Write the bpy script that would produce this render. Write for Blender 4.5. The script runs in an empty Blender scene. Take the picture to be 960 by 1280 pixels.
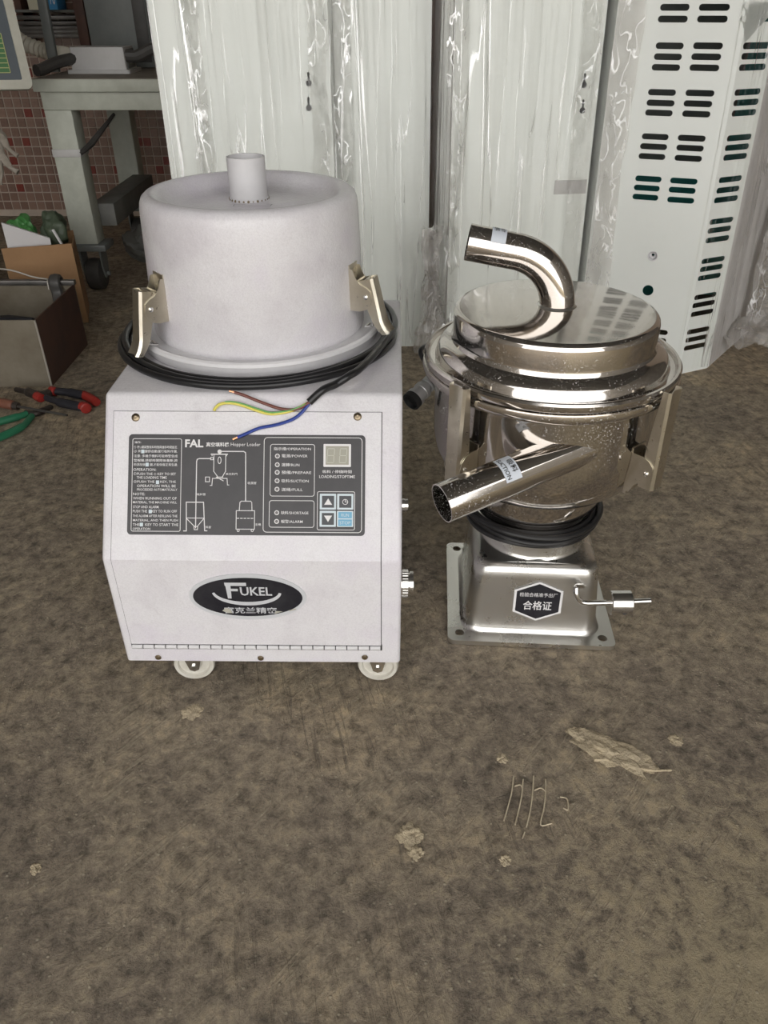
import bpy, bmesh, math, random
from mathutils import Vector, Matrix, noise
R = math.radians
random.seed(7)
S = bpy.context.scene
COL = S.collection

# ------------------------------------------------------------------ camera
H, PITCH, F = 1.0, 33.7, 961.0
cam = bpy.data.cameras.new('camera'); camo = bpy.data.objects.new('camera', cam); COL.objects.link(camo)
camo.location = (0, 0, H); camo.rotation_euler = (R(90 - PITCH), 0, 0)
cam.sensor_fit = 'VERTICAL'; cam.sensor_height = 36; cam.sensor_width = 36; cam.lens = F / 1280 * 36
cam.clip_start = 0.02; cam.clip_end = 200
S.camera = camo

# ------------------------------------------------------------------ sky (overcast, the workshop front is open)
W = bpy.data.worlds.new('world'); S.world = W; W.use_nodes = True
wn = W.node_tree; bg = wn.nodes['Background']
bg.inputs[0].default_value = (1.0, 0.985, 0.965, 1); bg.inputs[1].default_value = 1.0
S.view_settings.view_transform = 'Standard'; S.view_settings.look = 'None'
S.view_settings.gamma = 1; S.view_settings.use_curve_mapping = False
S.view_settings.exposure = 1.45

# ------------------------------------------------------------------ pixel helpers (960x1280 frame)
CP, SP = math.cos(R(PITCH)), math.sin(R(PITCH))
def ray(px, py):
    a, b = (px - 480) / F, (640 - py) / F
    return Vector((a, CP + b * SP, -SP + b * CP))
def on_z(px, py, z=0.0):
    d = ray(px, py); return Vector((0, 0, H)) + d * ((z - H) / d.z)
def on_y(px, py, y):
    d = ray(px, py); return Vector((0, 0, H)) + d * (y / d.y)
def on_frame(px, py, M):
    """u, v where the pixel's ray meets the xy plane of frame M"""
    Mi = M.inverted(); o = Mi @ Vector((0, 0, H)); d = Mi.to_3x3() @ ray(px, py)
    t = -o.z / d.z; p = o + d * t
    return p.x, p.y

# ------------------------------------------------------------------ materials
def mat(name, color=(.8, .8, .8), rough=.5, metal=0., spec=.5, coat=0.):
    m = bpy.data.materials.new(name); m.use_nodes = True
    b = m.node_tree.nodes['Principled BSDF']
    b.inputs['Base Color'].default_value = (*color, 1); b.inputs['Roughness'].default_value = rough
    b.inputs['Metallic'].default_value = metal; b.inputs['Specular IOR Level'].default_value = spec
    b.inputs['Coat Weight'].default_value = coat
    return m
def N(m, t, **kw):
    n = m.node_tree.nodes.new(t)
    for k, v in kw.items(): setattr(n, k, v)
    return n
def L(m, a, b): m.node_tree.links.new(a, b)
def bsdf(m): return m.node_tree.nodes['Principled BSDF']
def coords(m, scale=(1, 1, 1), kind='Object', loc=(0, 0, 0)):
    tc = N(m, 'ShaderNodeTexCoord'); mp = N(m, 'ShaderNodeMapping')
    mp.inputs['Scale'].default_value = scale; mp.inputs['Location'].default_value = loc
    L(m, tc.outputs[kind], mp.inputs[0]); return mp.outputs[0]
def noise_tex(m, vec, scale, detail=4, rough=.6, dist=0.):
    n = N(m, 'ShaderNodeTexNoise'); n.inputs['Scale'].default_value = scale
    n.inputs['Detail'].default_value = detail; n.inputs['Roughness'].default_value = rough
    n.inputs['Distortion'].default_value = dist; L(m, vec, n.inputs['Vector']); return n.outputs['Fac']
def ramp(m, fac, stops):
    r = N(m, 'ShaderNodeValToRGB'); e = r.color_ramp.elements
    while len(e) < len(stops): e.new(.5)
    for i, (p, c) in enumerate(stops):
        e[i].position = p; e[i].color = (*c, 1) if len(c) == 3 else c
    L(m, fac, r.inputs[0]); return r.outputs[0]
def mixc(m, fac, a, b, mode='MIX'):
    x = N(m, 'ShaderNodeMix', data_type='RGBA', blend_type=mode)
    for s, v in ((0, fac), (6, a), (7, b)):
        if isinstance(v, (int, float)): x.inputs[s].default_value = v
        elif isinstance(v, tuple): x.inputs[s].default_value = (*v, 1)
        else: L(m, v, x.inputs[s])
    return x.outputs[2]
def bump(m, h, strength=.3, dist=.002):
    b = N(m, 'ShaderNodeBump'); b.inputs['Strength'].default_value = strength
    b.inputs['Distance'].default_value = dist; L(m, h, b.inputs['Height'])
    L(m, b.outputs[0], bsdf(m).inputs['Normal']); return b
def mottled(name, c1, c2, rough=.5, scale=8, metal=0., bs=0., bd=.001, bscale=60, r2=None, lo=.35, hi=.68):
    m = mat(name, c1, rough, metal); v = coords(m)
    f = noise_tex(m, v, scale, 6, .65)
    L(m, ramp(m, f, [(lo, c1), (hi, c2)]), bsdf(m).inputs['Base Color'])
    if bs: bump(m, noise_tex(m, v, bscale, 3, .6), bs, bd)
    if r2 is not None:
        mr = N(m, 'ShaderNodeMapRange'); mr.inputs[3].default_value = rough; mr.inputs[4].default_value = r2
        L(m, noise_tex(m, v, scale * 2, 5, .7), mr.inputs[0]); L(m, mr.outputs[0], bsdf(m).inputs['Roughness'])
    return m

M = {}
# powder coat with orange peel, faint lilac and grey blotches
m = M['white'] = mat('powder_coat_white', (.72, .70, .74), .27)
v = coords(m)
c = ramp(m, noise_tex(m, v, 6, 5, .6), [(.3, (.68, .64, .705)), (.5, (.73, .715, .735)), (.72, (.61, .58, .615))])
c = mixc(m, ramp(m, noise_tex(m, v, 26, 8, .8), [(.56, (0, 0, 0)), (.75, (.34, .34, .34))]), c, (.42, .39, .40))
c = mixc(m, ramp(m, noise_tex(m, v, 420, 3, .7), [(.42, (0, 0, 0)), (.70, (.26, .26, .26))]), c, (.44, .42, .43))
L(m, c, bsdf(m).inputs['Base Color'])
bump(m, noise_tex(m, v, 190, 2, .5), .28, .002)
M['white_flat'] = mottled('white_enamel', (.70, .69, .70), (.62, .61, .62), .4, 12)
# polished stainless with dust and finger marks
m = M['steel'] = mat('polished_stainless', (.60, .565, .53), .12, 1.0)
v = coords(m)
dust = noise_tex(m, v, 420, 2, .6)
patch = noise_tex(m, v, 7, 5, .65)
mr = N(m, 'ShaderNodeMapRange'); mr.inputs[1].default_value = .3; mr.inputs[2].default_value = .75
mr.inputs[3].default_value = .04; mr.inputs[4].default_value = .15
L(m, patch, mr.inputs[0]); L(m, mr.outputs[0], bsdf(m).inputs['Roughness'])
dm = N(m, 'ShaderNodeMath', operation='MULTIPLY')
L(m, ramp(m, dust, [(.60, (0, 0, 0)), (.68, (1, 1, 1))]), dm.inputs[0])
L(m, ramp(m, patch, [(.42, (0, 0, 0)), (.62, (1, 1, 1))]), dm.inputs[1])
L(m, mixc(m, dm.outputs[0], (.60, .565, .53), (.9, .88, .86)), bsdf(m).inputs['Base Color'])
bump(m, noise_tex(m, v, 14, 3, .5), .05, .004)
mm = N(m, 'ShaderNodeMath', operation='MULTIPLY'); mm.inputs[1].default_value = -.7; L(m, dm.outputs[0], mm.inputs[0]); m2 = N(m, 'ShaderNodeMath', operation='ADD'); m2.inputs[1].default_value = 1; L(m, mm.outputs[0], m2.inputs[0]); L(m, m2.outputs[0], bsdf(m).inputs['Metallic'])
m = M['steel_base'] = mat('satin_stainless', (.74, .73, .70), .26, 1.0)
v = coords(m); vs = coords(m, (4, 60, 60))
mr = N(m, 'ShaderNodeMapRange'); mr.inputs[3].default_value = .16; mr.inputs[4].default_value = .42
L(m, noise_tex(m, v, 9, 5, .7), mr.inputs[0]); L(m, mr.outputs[0], bsdf(m).inputs['Roughness'])
bump(m, noise_tex(m, vs, 6, 3, .5), .06, .002)
M['zinc'] = mottled('nickel_plated_latch', (.70, .655, .56), (.60, .555, .46), .2, 30, 1.0, r2=.4)
M['chrome'] = mat('bright_metal', (.75, .74, .72), .18, 1.0)
M['plug'] = mat('satin_plug_metal', (.62, .62, .62), .35, .7)
M['screw'] = mat('bronzed_screw', (.32, .26, .18), .35, 1.0)
M['dark_pipe_inside'] = mat('dull_inner_steel', (.35, .33, .31), .5, 1.0)
M['shade_and_marks'] = mat('gap_shade_and_marks', (.05, .048, .05), .8)  # painted shade of the panel gap; also colours pencil mark and set screw
M['sticker'] = mottled('charcoal_film', (.040, .038, .041), (.055, .052, .055), .42, 20)
M['badge_black'] = mottled('badge_black', (.012, .012, .018), (.03, .03, .035), .3, 30)
M['ink'] = mat('white_ink', (.74, .73, .73), .5)
M['ink_dim'] = mat('grey_white_ink', (.60, .59, .60), .5)
M['silver_ink'] = mat('silver_print', (.56, .57, .59), .4)
M['blue_ink'] = mat('pale_blue_ink', (.16, .40, .58), .45)
M['pale_ink'] = mat('pale_key_ink', (.60, .68, .72), .45)
M['key_dark'] = mat('key_dark', (.055, .058, .065), .45)
M['lamp_dark'] = mat('unlit_indicator', (.16, .15, .15), .35)
M['lcd'] = mat('unlit_display', (.34, .33, .27), .3)
M['segment'] = mat('display_segment', (.50, .49, .41), .35)
M['black_ink'] = mat('black_ink', (.02, .02, .02), .5)
M['paper'] = mat('paper_label', (.62, .66, .72), .55)
M['cable'] = mat('black_cable', (.012, .012, .013), .32)
M['brown_wire'] = mat('brown_wire', (.16, .045, .03), .4)
M['blue_wire'] = mat('blue_wire', (.02, .05, .28), .35)
m = M['yg_wire'] = mat('yellow_green_wire', (.6, .55, .05), .4)
M['yellow_wire'] = mat('yellow_insulation', (.68, .60, .10), .4); M['green_wire'] = mat('green_insulation', (.12, .36, .10), .4)
M['copper'] = mat('bare_copper', (.72, .36, .20), .35, 1.0)
M['nylon'] = mottled('nylon_wheel', (.66, .64, .58), (.52, .49, .42), .5, 25)
M['rubber'] = mat('black_rubber', (.015, .015, .015), .55)
# concrete floor
m = M['floor'] = mat('rough_concrete', (.2, .17, .13), .78, spec=.35)
v = coords(m)
n1 = noise_tex(m, v, 1.3, 6, .6, 1.0); mid = noise_tex(m, v, 4.2, 12, .74, .35); n3 = noise_tex(m, v, 34, 9, .8, .2)
def rot_coords(ang, sc):
    tc = N(m, 'ShaderNodeTexCoord'); mp = N(m, 'ShaderNodeMapping'); mp.inputs['Rotation'].default_value = (0, 0, R(ang)); L(m, tc.outputs['Object'], mp.inputs[0])
    m2 = N(m, 'ShaderNodeMapping'); m2.inputs['Scale'].default_value = sc; L(m, mp.outputs[0], m2.inputs[0]); return m2.outputs[0]
sA = noise_tex(m, rot_coords(38, (60, 5, 1)), 1.6, 5, .65, .4); sB = noise_tex(m, rot_coords(-12, (70, 5, 1)), 1.6, 5, .65, .5)
c = ramp(m, mid, [(.32, (.265, .218, .168)), (.46, (.325, .268, .202)), (.56, (.395, .325, .236)), (.68, (.52, .425, .295))])
c = mixc(m, .55, c, ramp(m, n1, [(.36, (.36, .36, .37)), (.5, (.5, .5, .5)), (.64, (.70, .67, .60))]), 'OVERLAY')
c = mixc(m, .75, c, ramp(m, n3, [(.36, (.10, .10, .10)), (.5, (.5, .5, .5)), (.64, (.92, .90, .85))]), 'OVERLAY')
# sandy dust lies thicker towards the doorway corners
sep = N(m, 'ShaderNodeSeparateXYZ'); L(m, v, sep.inputs[0])
dx = N(m, 'ShaderNodeMapRange'); dx.inputs[1].default_value = .0; dx.inputs[2].default_value = .6; L(m, sep.outputs[0], dx.inputs[0])
dy = N(m, 'ShaderNodeMapRange'); dy.inputs[1].default_value = .85; dy.inputs[2].default_value = .45; L(m, sep.outputs[1], dy.inputs[0])
dmul = N(m, 'ShaderNodeMath', operation='MULTIPLY'); L(m, dx.outputs[0], dmul.inputs[0]); L(m, dy.outputs[0], dmul.inputs[1])
dsum = N(m, 'ShaderNodeMath', operation='MULTIPLY_ADD'); dsum.inputs[1].default_value = .32; L(m, dmul.outputs[0], dsum.inputs[0]); L(m, n3, dsum.inputs[2])
c = mixc(m, ramp(m, dsum.outputs[0], [(.56, (0, 0, 0)), (.74, (.8, .8, .8))]), c, (.50, .415, .265))
mkA = N(m, 'ShaderNodeMath', operation='MULTIPLY'); L(m, ramp(m, sA, [(.54, (0, 0, 0)), (.62, (1, 1, 1))]), mkA.inputs[0]); L(m, ramp(m, mid, [(.46, (0, 0, 0)), (.58, (.6, .6, .6))]), mkA.inputs[1])
c = mixc(m, mkA.outputs[0], c, (.50, .42, .30))
mkB = N(m, 'ShaderNodeMath', operation='MULTIPLY'); L(m, ramp(m, sB, [(.54, (0, 0, 0)), (.62, (1, 1, 1))]), mkB.inputs[0]); L(m, ramp(m, n1, [(.46, (0, 0, 0)), (.6, (.5, .5, .5))]), mkB.inputs[1])
c = mixc(m, mkB.outputs[0], c, (.13, .11, .09))
vo = N(m, 'ShaderNodeTexVoronoi'); vo.inputs['Scale'].default_value = 95; L(m, v, vo.inputs['Vector'])
sv = N(m, 'ShaderNodeMath', operation='MULTIPLY'); L(m, ramp(m, vo.outputs['Distance'], [(.10, (1, 1, 1)), (.24, (0, 0, 0))]), sv.inputs[0])
vc = N(m, 'ShaderNodeSeparateColor'); L(m, vo.outputs['Color'], vc.inputs[0]); L(m, ramp(m, vc.outputs[0], [(.62, (0, 0, 0)), (.8, (.75, .75, .75))]), sv.inputs[1])
c = mixc(m, sv.outputs[0], c, (.56, .49, .36))
L(m, c, bsdf(m).inputs['Base Color'])
def madd(a, k, b):
    q = N(m, 'ShaderNodeMath', operation='MULTIPLY_ADD'); q.inputs[1].default_value = k; L(m, a, q.inputs[0]); L(m, b, q.inputs[2]); return q.outputs[0]
bump(m, madd(mkA.outputs[0], .35, madd(mkB.outputs[0], -.3, madd(sv.outputs[0], .25, madd(n3, 1.0, mid)))), 1.0, .011)
mr = N(m, 'ShaderNodeMapRange'); mr.inputs[3].default_value = .5; mr.inputs[4].default_value = .9
L(m, mid, mr.inputs[0]); L(m, mr.outputs[0], bsdf(m).inputs['Roughness'])
M['mortar'] = mottled('pale_mortar', (.52, .43, .29), (.36, .30, .21), .9, 30, bs=1.0, bd=.006, bscale=90)
M['scratch'] = mottled('scratched_concrete', (.62, .54, .39), (.48, .40, .28), .9, 40)
# wall
M['grout'] = mottled('grout', (.62, .52, .43), (.48, .40, .33), .85, 14)
def tile_mat(name, out):
    m = mat(name, (.2, .1, .08), .3)
    if out == 'obj':
        n = N(m, 'ShaderNodeObjectInfo'); r = n.outputs['Random']
    else:
        n = N(m, 'ShaderNodeNewGeometry'); r = n.outputs['Random Per Island']
    c = ramp(m, r, [(0, (.27, .165, .125)), (.3, (.31, .195, .15)), (.62, (.24, .145, .11)), (.82, (.34, .215, .165)), (.93, (.24, .045, .03))])
    m.node_tree.nodes[c.node.name].color_ramp.interpolation = 'CONSTANT'
    f = noise_tex(m, coords(m, kind='Generated'), 3, 4)
    c = mixc(m, .35, c, ramp(m, f, [(.3, (.3, .3, .3)), (.7, (.7, .68, .65))]), 'OVERLAY')
    L(m, c, bsdf(m).inputs['Base Color']); return m
M['tile'] = tile_mat('mosaic_tile', 'obj'); M['tile_far'] = tile_mat('mosaic_tile_far', 'isl')
M['plaster'] = mottled('dusty_plaster', (.34, .32, .29), (.22, .21, .19), .9, 3)
M['roof'] = mottled('corrugated_roof', (.20, .21, .22), (.13, .13, .14), .6, 4)
# background goods
M['panel'] = mottled('panel_white', (.78, .80, .765), (.74, .765, .73), .38, 3)
M['panel_side'] = mottled('panel_side', (.70, .68, .67), (.62, .60, .59), .5, 5)
M['teal'] = mottled('teal_machine', (.03, .22, .21), (.05, .32, .30), .4, 5)
M['bench'] = mottled('bench_pale_green', (.50, .52, .45), (.38, .39, .33), .55, 9, bs=.2)
M['bench_top'] = mottled('dirty_bench_top', (.26, .23, .19), (.17, .15, .125), .7, 9)
M['rail'] = mottled('grey_rail', (.17, .17, .155), (.11, .11, .10), .6, 9)
M['grey_box'] = mottled('grey_plastic', (.52, .51, .50), (.46, .45, .43), .5, 12)
M['grey_metal'] = mottled('grey_sheet_metal', (.20, .21, .20), (.14, .15, .145), .5, 5)
M['dark'] = mottled('dark_steel', (.045, .043, .04), (.075, .07, .065), .5, 9)
M['bar'] = mottled('steel_bar', (.16, .15, .14), (.09, .085, .08), .4, 12, .6)
M['rust'] = mottled('rusty_steel', (.095, .045, .030), (.055, .032, .026), .7, 10, bs=.3)
M['bin_face'] = mottled('dull_galvanised', (.21, .185, .14), (.135, .11, .075), .6, 7, .15)
M['bin_edge'] = mat('worn_edge', (.45, .42, .37), .5, .4)
M['card'] = mottled('cardboard', (.36, .21, .105), (.29, .165, .08), .85, 6)
M['foam'] = mat('white_board', (.62, .60, .60), .7)
M['bag'] = mottled('green_bag', (.05, .19, .05), (.09, .30, .08), .35, 9, bs=.5, bd=.01, bscale=14)
M['bag_dark'] = mottled('dark_green_bag', (.05, .07, .045), (.09, .115, .075), .4, 9, bs=.5, bd=.01, bscale=14)
M['cloth'] = mottled('pale_rag', (.36, .32, .27), (.24, .21, .17), .9, 20, bs=.6, bd=.006, bscale=40)
M['hose'] = mat('cream_hose', (.70, .66, .56), .6)
M['red'] = mat('red_grip', (.30, .024, .018), .45); M['grip_dark'] = mat('dark_grip', (.02, .02, .026), .5)
M['green_grip'] = mat('green_grip', (.02, .15, .075), .4); M['wood'] = mottled('worn_handle', (.22, .09, .055), (.15, .06, .04), .5, 20)
M['tool'] = mottled('tool_steel', (.10, .085, .075), (.06, .05, .045), .45, 30, .7)
M['screen'] = mottled('dark_glass_board', (.075, .09, .105), (.11, .125, .14), .3, 2)
M['cream'] = mottled('cream_frame', (.50, .49, .42), (.40, .385, .32), .5, 9)
M['grn'] = mat('green_field', (.055, .16, .055), .5); M['yel'] = mat('yellow_line', (.42, .42, .18), .5)
M['carton_blue'] = mat('carton_blue', (.05, .26, .52), .6); M['carton_cream'] = mat('carton_cream', (.60, .58, .45), .6)
# clear wrapping film
def film_mat(name, glint, gloss, rough, tint, stretch, crinkle, bdist, width=.02, cloud=0):
    """clear film: transparent, a thin gloss that follows the folds, with glint streaks painted in by a noise mask"""
    m = bpy.data.materials.new(name); m.use_nodes = True; nt = m.node_tree
    nt.nodes.remove(nt.nodes['Principled BSDF']); out = nt.nodes['Material Output']
    tr = N(m, 'ShaderNodeBsdfTransparent'); tr.inputs[0].default_value = (*tint, 1)
    gl = N(m, 'ShaderNodeBsdfGlossy'); gl.inputs[0].default_value = (1, 1, 1, 1); gl.inputs['Roughness'].default_value = rough
    d2 = N(m, 'ShaderNodeBsdfGlossy'); d2.inputs[0].default_value = (1, 1, 1, 1); d2.inputs['Roughness'].default_value = .4
    f = noise_tex(m, coords(m, stretch), 1, 2, .5, .6)
    g = noise_tex(m, coords(m, crinkle), 1, 4, .65, .5)
    k = noise_tex(m, coords(m, (7, 7, 2.5), loc=(5, 2, 1)), 1, 3, .6)
    b = N(m, 'ShaderNodeBump'); b.inputs['Strength'].default_value = 1; b.inputs['Distance'].default_value = bdist
    L(m, g, b.inputs['Height']); L(m, b.outputs[0], gl.inputs['Normal'])
    ab = N(m, 'ShaderNodeMath', operation='SUBTRACT'); ab.inputs[1].default_value = .5; L(m, f, ab.inputs[0])
    aa = N(m, 'ShaderNodeMath', operation='ABSOLUTE'); L(m, ab.outputs[0], aa.inputs[0])
    ml = N(m, 'ShaderNodeMath', operation='MULTIPLY'); L(m, ramp(m, aa.outputs[0], [(.0, (1, 1, 1)), (width, (0, 0, 0))]), ml.inputs[0])
    L(m, ramp(m, k, [(.42, (.03, .03, .03)), (.62, (1, 1, 1))]), ml.inputs[1])
    cr = N(m, 'ShaderNodeMath', operation='MULTIPLY'); cr.inputs[1].default_value = glint; L(m, ml.outputs[0], cr.inputs[0])  # painted glints: noise places these white gloss streaks, not the folds
    fr = N(m, 'ShaderNodeFresnel'); fr.inputs[0].default_value = 1.4; L(m, b.outputs[0], fr.inputs['Normal'])
    mg = N(m, 'ShaderNodeMath', operation='MULTIPLY'); mg.inputs[1].default_value = gloss; L(m, fr.outputs[0], mg.inputs[0])
    a = N(m, 'ShaderNodeMixShader'); L(m, cr.outputs[0], a.inputs[0]); L(m, tr.outputs[0], a.inputs[1]); L(m, d2.outputs[0], a.inputs[2])
    if cloud:
        d3 = N(m, 'ShaderNodeBsdfDiffuse'); d3.inputs[0].default_value = (.74, .71, .68, 1)
        a2 = N(m, 'ShaderNodeMixShader'); a2.inputs[0].default_value = cloud; L(m, a.outputs[0], a2.inputs[1]); L(m, d3.outputs[0], a2.inputs[2]); a = a2
    e = N(m, 'ShaderNodeMixShader'); L(m, mg.outputs[0], e.inputs[0]); L(m, a.outputs[0], e.inputs[1]); L(m, gl.outputs[0], e.inputs[2])
    L(m, e.outputs[0], out.inputs[0]); return m
M['film'] = film_mat('clear_stretch_film', .8, .6, .08, (.98, .98, .975), (20, 20, .9), (30, 30, 3), .004, .016)
M['film_crumple'] = film_mat('crumpled_film', .8, 1.3, .05, (.955, .95, .945), (30, 30, 12), (70, 70, 40), .010, .03)
M['film_cloudy'] = film_mat('cloudy_gathered_film', .8, 1.3, .05, (.94, .93, .92), (30, 30, 12), (60, 60, 30), .010, .03, .22)

# ------------------------------------------------------------------ mesh helpers
def O(name, bm, material, parent=None, loc=(0, 0, 0), rot=(0, 0, 0), smooth=True, angle=35, recalc=True):
    if recalc: bmesh.ops.recalc_face_normals(bm, faces=bm.faces)
    me = bpy.data.meshes.new(name); bm.to_mesh(me); bm.free()
    if smooth:
        me.shade_smooth(); me.set_sharp_from_angle(angle=R(angle))
    me.materials.append(M[material] if isinstance(material, str) else material)
    o = bpy.data.objects.new(name, me); COL.objects.link(o); o.location = loc; o.rotation_euler = rot
    if parent: o.parent = parent
    return o
def tag(o, label, cat, group=None, kind=None):
    if label: o['label'] = label
    if cat: o['category'] = cat
    if group: o['group'] = group
    if kind: o['kind'] = kind
    return o
def E(name, loc, label, cat, rz=0, rx=0, group=None):
    o = bpy.data.objects.new(name, None); COL.objects.link(o); o.location = loc; o.rotation_euler = (rx, 0, rz)
    o.empty_display_size = .1
    return tag(o, label, cat, group)
def struct(name, bm, material, parent=None, **k):
    o = O(name, bm, material, parent, **k)
    if not parent: o['kind'] = 'structure'
    return o
def B(): return bmesh.new()
def box(bm, x0, x1, y0, y1, z0, z1, bev=0, seg=2, mtx=None):
    g = bmesh.ops.create_cube(bm, size=1)['verts']
    for q in g: q.co = Vector(((x0 + x1) / 2 + q.co.x * (x1 - x0), (y0 + y1) / 2 + q.co.y * (y1 - y0), (z0 + z1) / 2 + q.co.z * (z1 - z0)))
    if mtx is not None:
        for q in g: q.co = mtx @ q.co
    if bev:
        ed = list({e for q in g for e in q.link_edges})
        bmesh.ops.bevel(bm, geom=ed, offset=bev, segments=seg, profile=.5, affect='EDGES')
    return bm
def lathe(bm, prof, n=72, mtx=None):
    rings = []
    for r, z in prof:
        if r < 1e-6: rings.append([bm.verts.new((0, 0, z))])
        else: rings.append([bm.verts.new((r * math.cos(2 * math.pi * i / n), r * math.sin(2 * math.pi * i / n), z)) for i in range(n)])
    for a, b in zip(rings, rings[1:]):
        for i in range(n):
            j = (i + 1) % n
            if len(a) == 1 and len(b) == 1: continue
            if len(a) == 1: bm.faces.new((a[0], b[i], b[j]))
            elif len(b) == 1: bm.faces.new((a[i], a[j], b[0]))
            else: bm.faces.new((a[i], a[j], b[j], b[i]))
    if mtx is not None:
        for rg in rings:
            for q in rg: q.co = mtx @ q.co
    return bm
def spline(pts, k=8):
    pts = [Vector(p) for p in pts]; out = []
    P = [pts[0] * 2 - pts[1]] + pts + [pts[-1] * 2 - pts[-2]]
    for i in range(1, len(P) - 2):
        a, b, c, d = P[i - 1:i + 3]
        for s in range(k):
            t = s / k
            out.append(.5 * (2 * b + (c - a) * t + (2 * a - 5 * b + 4 * c - d) * t * t + (3 * b - a - 3 * c + d) * t ** 3))
    out.append(pts[-1]); return out
def tube(bm, pts, r, n=10, cap=True):
    pts = [Vector(p) for p in pts]; rad = r if isinstance(r, (list, tuple)) else [r] * len(pts)
    t0 = (pts[1] - pts[0]).normalized()
    up = Vector((0, 0, 1)) if abs(t0.z) < .9 else Vector((1, 0, 0))
    u = t0.cross(up).normalized(); rings = []
    for i, p in enumerate(pts):
        t = (pts[min(i + 1, len(pts) - 1)] - pts[max(i - 1, 0)]).normalized()
        u = (u - t * u.dot(t)).normalized(); w = t.cross(u)
        rings.append([bm.verts.new(p + (u * math.cos(2 * math.pi * k / n) + w * math.sin(2 * math.pi * k / n)) * rad[i]) for k in range(n)])
    for a, b in zip(rings, rings[1:]):
        for k in range(n): bm.faces.new((a[k], a[(k + 1) % n], b[(k + 1) % n], b[k]))
    if cap:
        bm.faces.new(rings[0][::-1]); bm.faces.new(rings[-1])
    return bm
def pipe(bm, pts, r, t=.002, n=32):
    """open pipe with wall thickness at its first end"""
    pts = [Vector(p) for p in pts]
    tube(bm, pts, r, n, False)
    ins = [pts[0]] + [p for p in pts[1:] if (p - pts[0]).length < .13]
    tube(bm, ins, r - t, n, False)
    bm.verts.ensure_lookup_table()
    m_ = len(pts) * n
    for k in range(n):
        bm.faces.new((bm.verts[k], bm.verts[(k + 1) % n], bm.verts[m_ + (k + 1) % n], bm.verts[m_ + k]))
    return bm
def rr(hx, hy, rad, k=6, cx=0, cy=0):
    out = []
    rad = min(rad, hx, hy)
    for q, (sx, sy) in enumerate(((1, 1), (-1, 1), (-1, -1), (1, -1))):
        for i in range(k + 1):
            a = math.pi / 2 * (q + i / k)
            out.append((cx + sx * (hx - rad) + rad * math.cos(a), cy + sy * (hy - rad) + rad * math.sin(a)))
    return out
def circ(cx, cy, r, n=20, ry=None):
    return [(cx + r * math.cos(2 * math.pi * i / n), cy + (ry or r) * math.sin(2 * math.pi * i / n)) for i in range(n)]
def loft(bm, rings, cap0=False, cap1=True):
    V = [[bm.verts.new(p) for p in rg] for rg in rings]; n = len(V[0])
    for a, b in zip(V, V[1:]):
        for i in range(n): bm.faces.new((a[i], a[(i + 1) % n], b[(i + 1) % n], b[i]))
    if cap0: bm.faces.new(V[0][::-1])
    if cap1: bm.faces.new(V[-1])
    return bm
def plate(bm, outer, holes=(), t=.002, z=0, mtx=None):
    """flat sheet with holes in xy, thickness t upward from z"""
    vs, es = [], []
    for loop in [outer, *holes]:
        q = [bm.verts.new((x, y, z)) for x, y in loop]; vs += q
        es += [bm.edges.new((q[i], q[(i + 1) % len(q)])) for i in range(len(q))]
    g = bmesh.ops.triangle_fill(bm, use_beauty=True, use_dissolve=False, edges=es, normal=(0, 0, 1))
    fs = [f for f in g['geom'] if isinstance(f, bmesh.types.BMFace)]
    if t:
        ex = bmesh.ops.extrude_face_region(bm, geom=fs)
        nv = [x for x in ex['geom'] if isinstance(x, bmesh.types.BMVert)]
        for q in nv: q.co.z += t
        vs += nv
    if mtx is not None:
        for q in vs: q.co = mtx @ q.co
    return bm
def ngon(bm, pts, z=0):
    bm.faces.new([bm.verts.new((x, y, z)) for x, y in pts]); return bm
def ring2d(bm, a, b, z=0):
    A = [bm.verts.new((x, y, z)) for x, y in a]; C = [bm.verts.new((x, y, z)) for x, y in b]; n = len(A)
    for i in range(n): bm.faces.new((A[i], A[(i + 1) % n], C[(i + 1) % n], C[i]))
    return bm
def line2d(bm, pts, w, z=0):
    for (x0, y0), (x1, y1) in zip(pts, pts[1:]):
        dx, dy = x1 - x0, y1 - y0; l = math.hypot(dx, dy) or 1
        px, py = -dy / l * w / 2, dx / l * w / 2; ex, ey = dx / l * w / 2, dy / l * w / 2
        ngon(bm, [(x0 + px - ex, y0 + py - ey), (x1 + px + ex, y1 + py + ey), (x1 - px + ex, y1 - py + ey), (x0 - px - ex, y0 - py - ey)], z)
    return bm
def frame(o, x, y):
    x = Vector(x).normalized(); z = x.cross(Vector(y)).normalized(); y = z.cross(x); o = Vector(o)
    return Matrix(((x.x, y.x, z.x, o.x), (x.y, y.y, z.y, o.y), (x.z, y.z, z.z, o.z), (0, 0, 0, 1)))
_tc = {}
def text_raw(s, bold=0.0):
    key = (s, bold)
    if key not in _tc:
        cu = bpy.data.curves.new('lettering', 'FONT'); cu.body = s; cu.size = 1; cu.resolution_u = 2; cu.offset = bold; cu.fill_mode = 'FRONT'
        o = bpy.data.objects.new('lettering', cu); COL.objects.link(o)
        bpy.context.view_layer.update()
        me = bpy.data.meshes.new_from_object(o.evaluated_get(bpy.context.evaluated_depsgraph_get()))
        vs = [(q.co.x, q.co.y) for q in me.vertices]; fs = [tuple(p.vertices) for p in me.polygons]
        bpy.data.objects.remove(o); bpy.data.curves.remove(cu); bpy.data.meshes.remove(me)
        _tc[key] = (vs, fs)
    return _tc[key]
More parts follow.
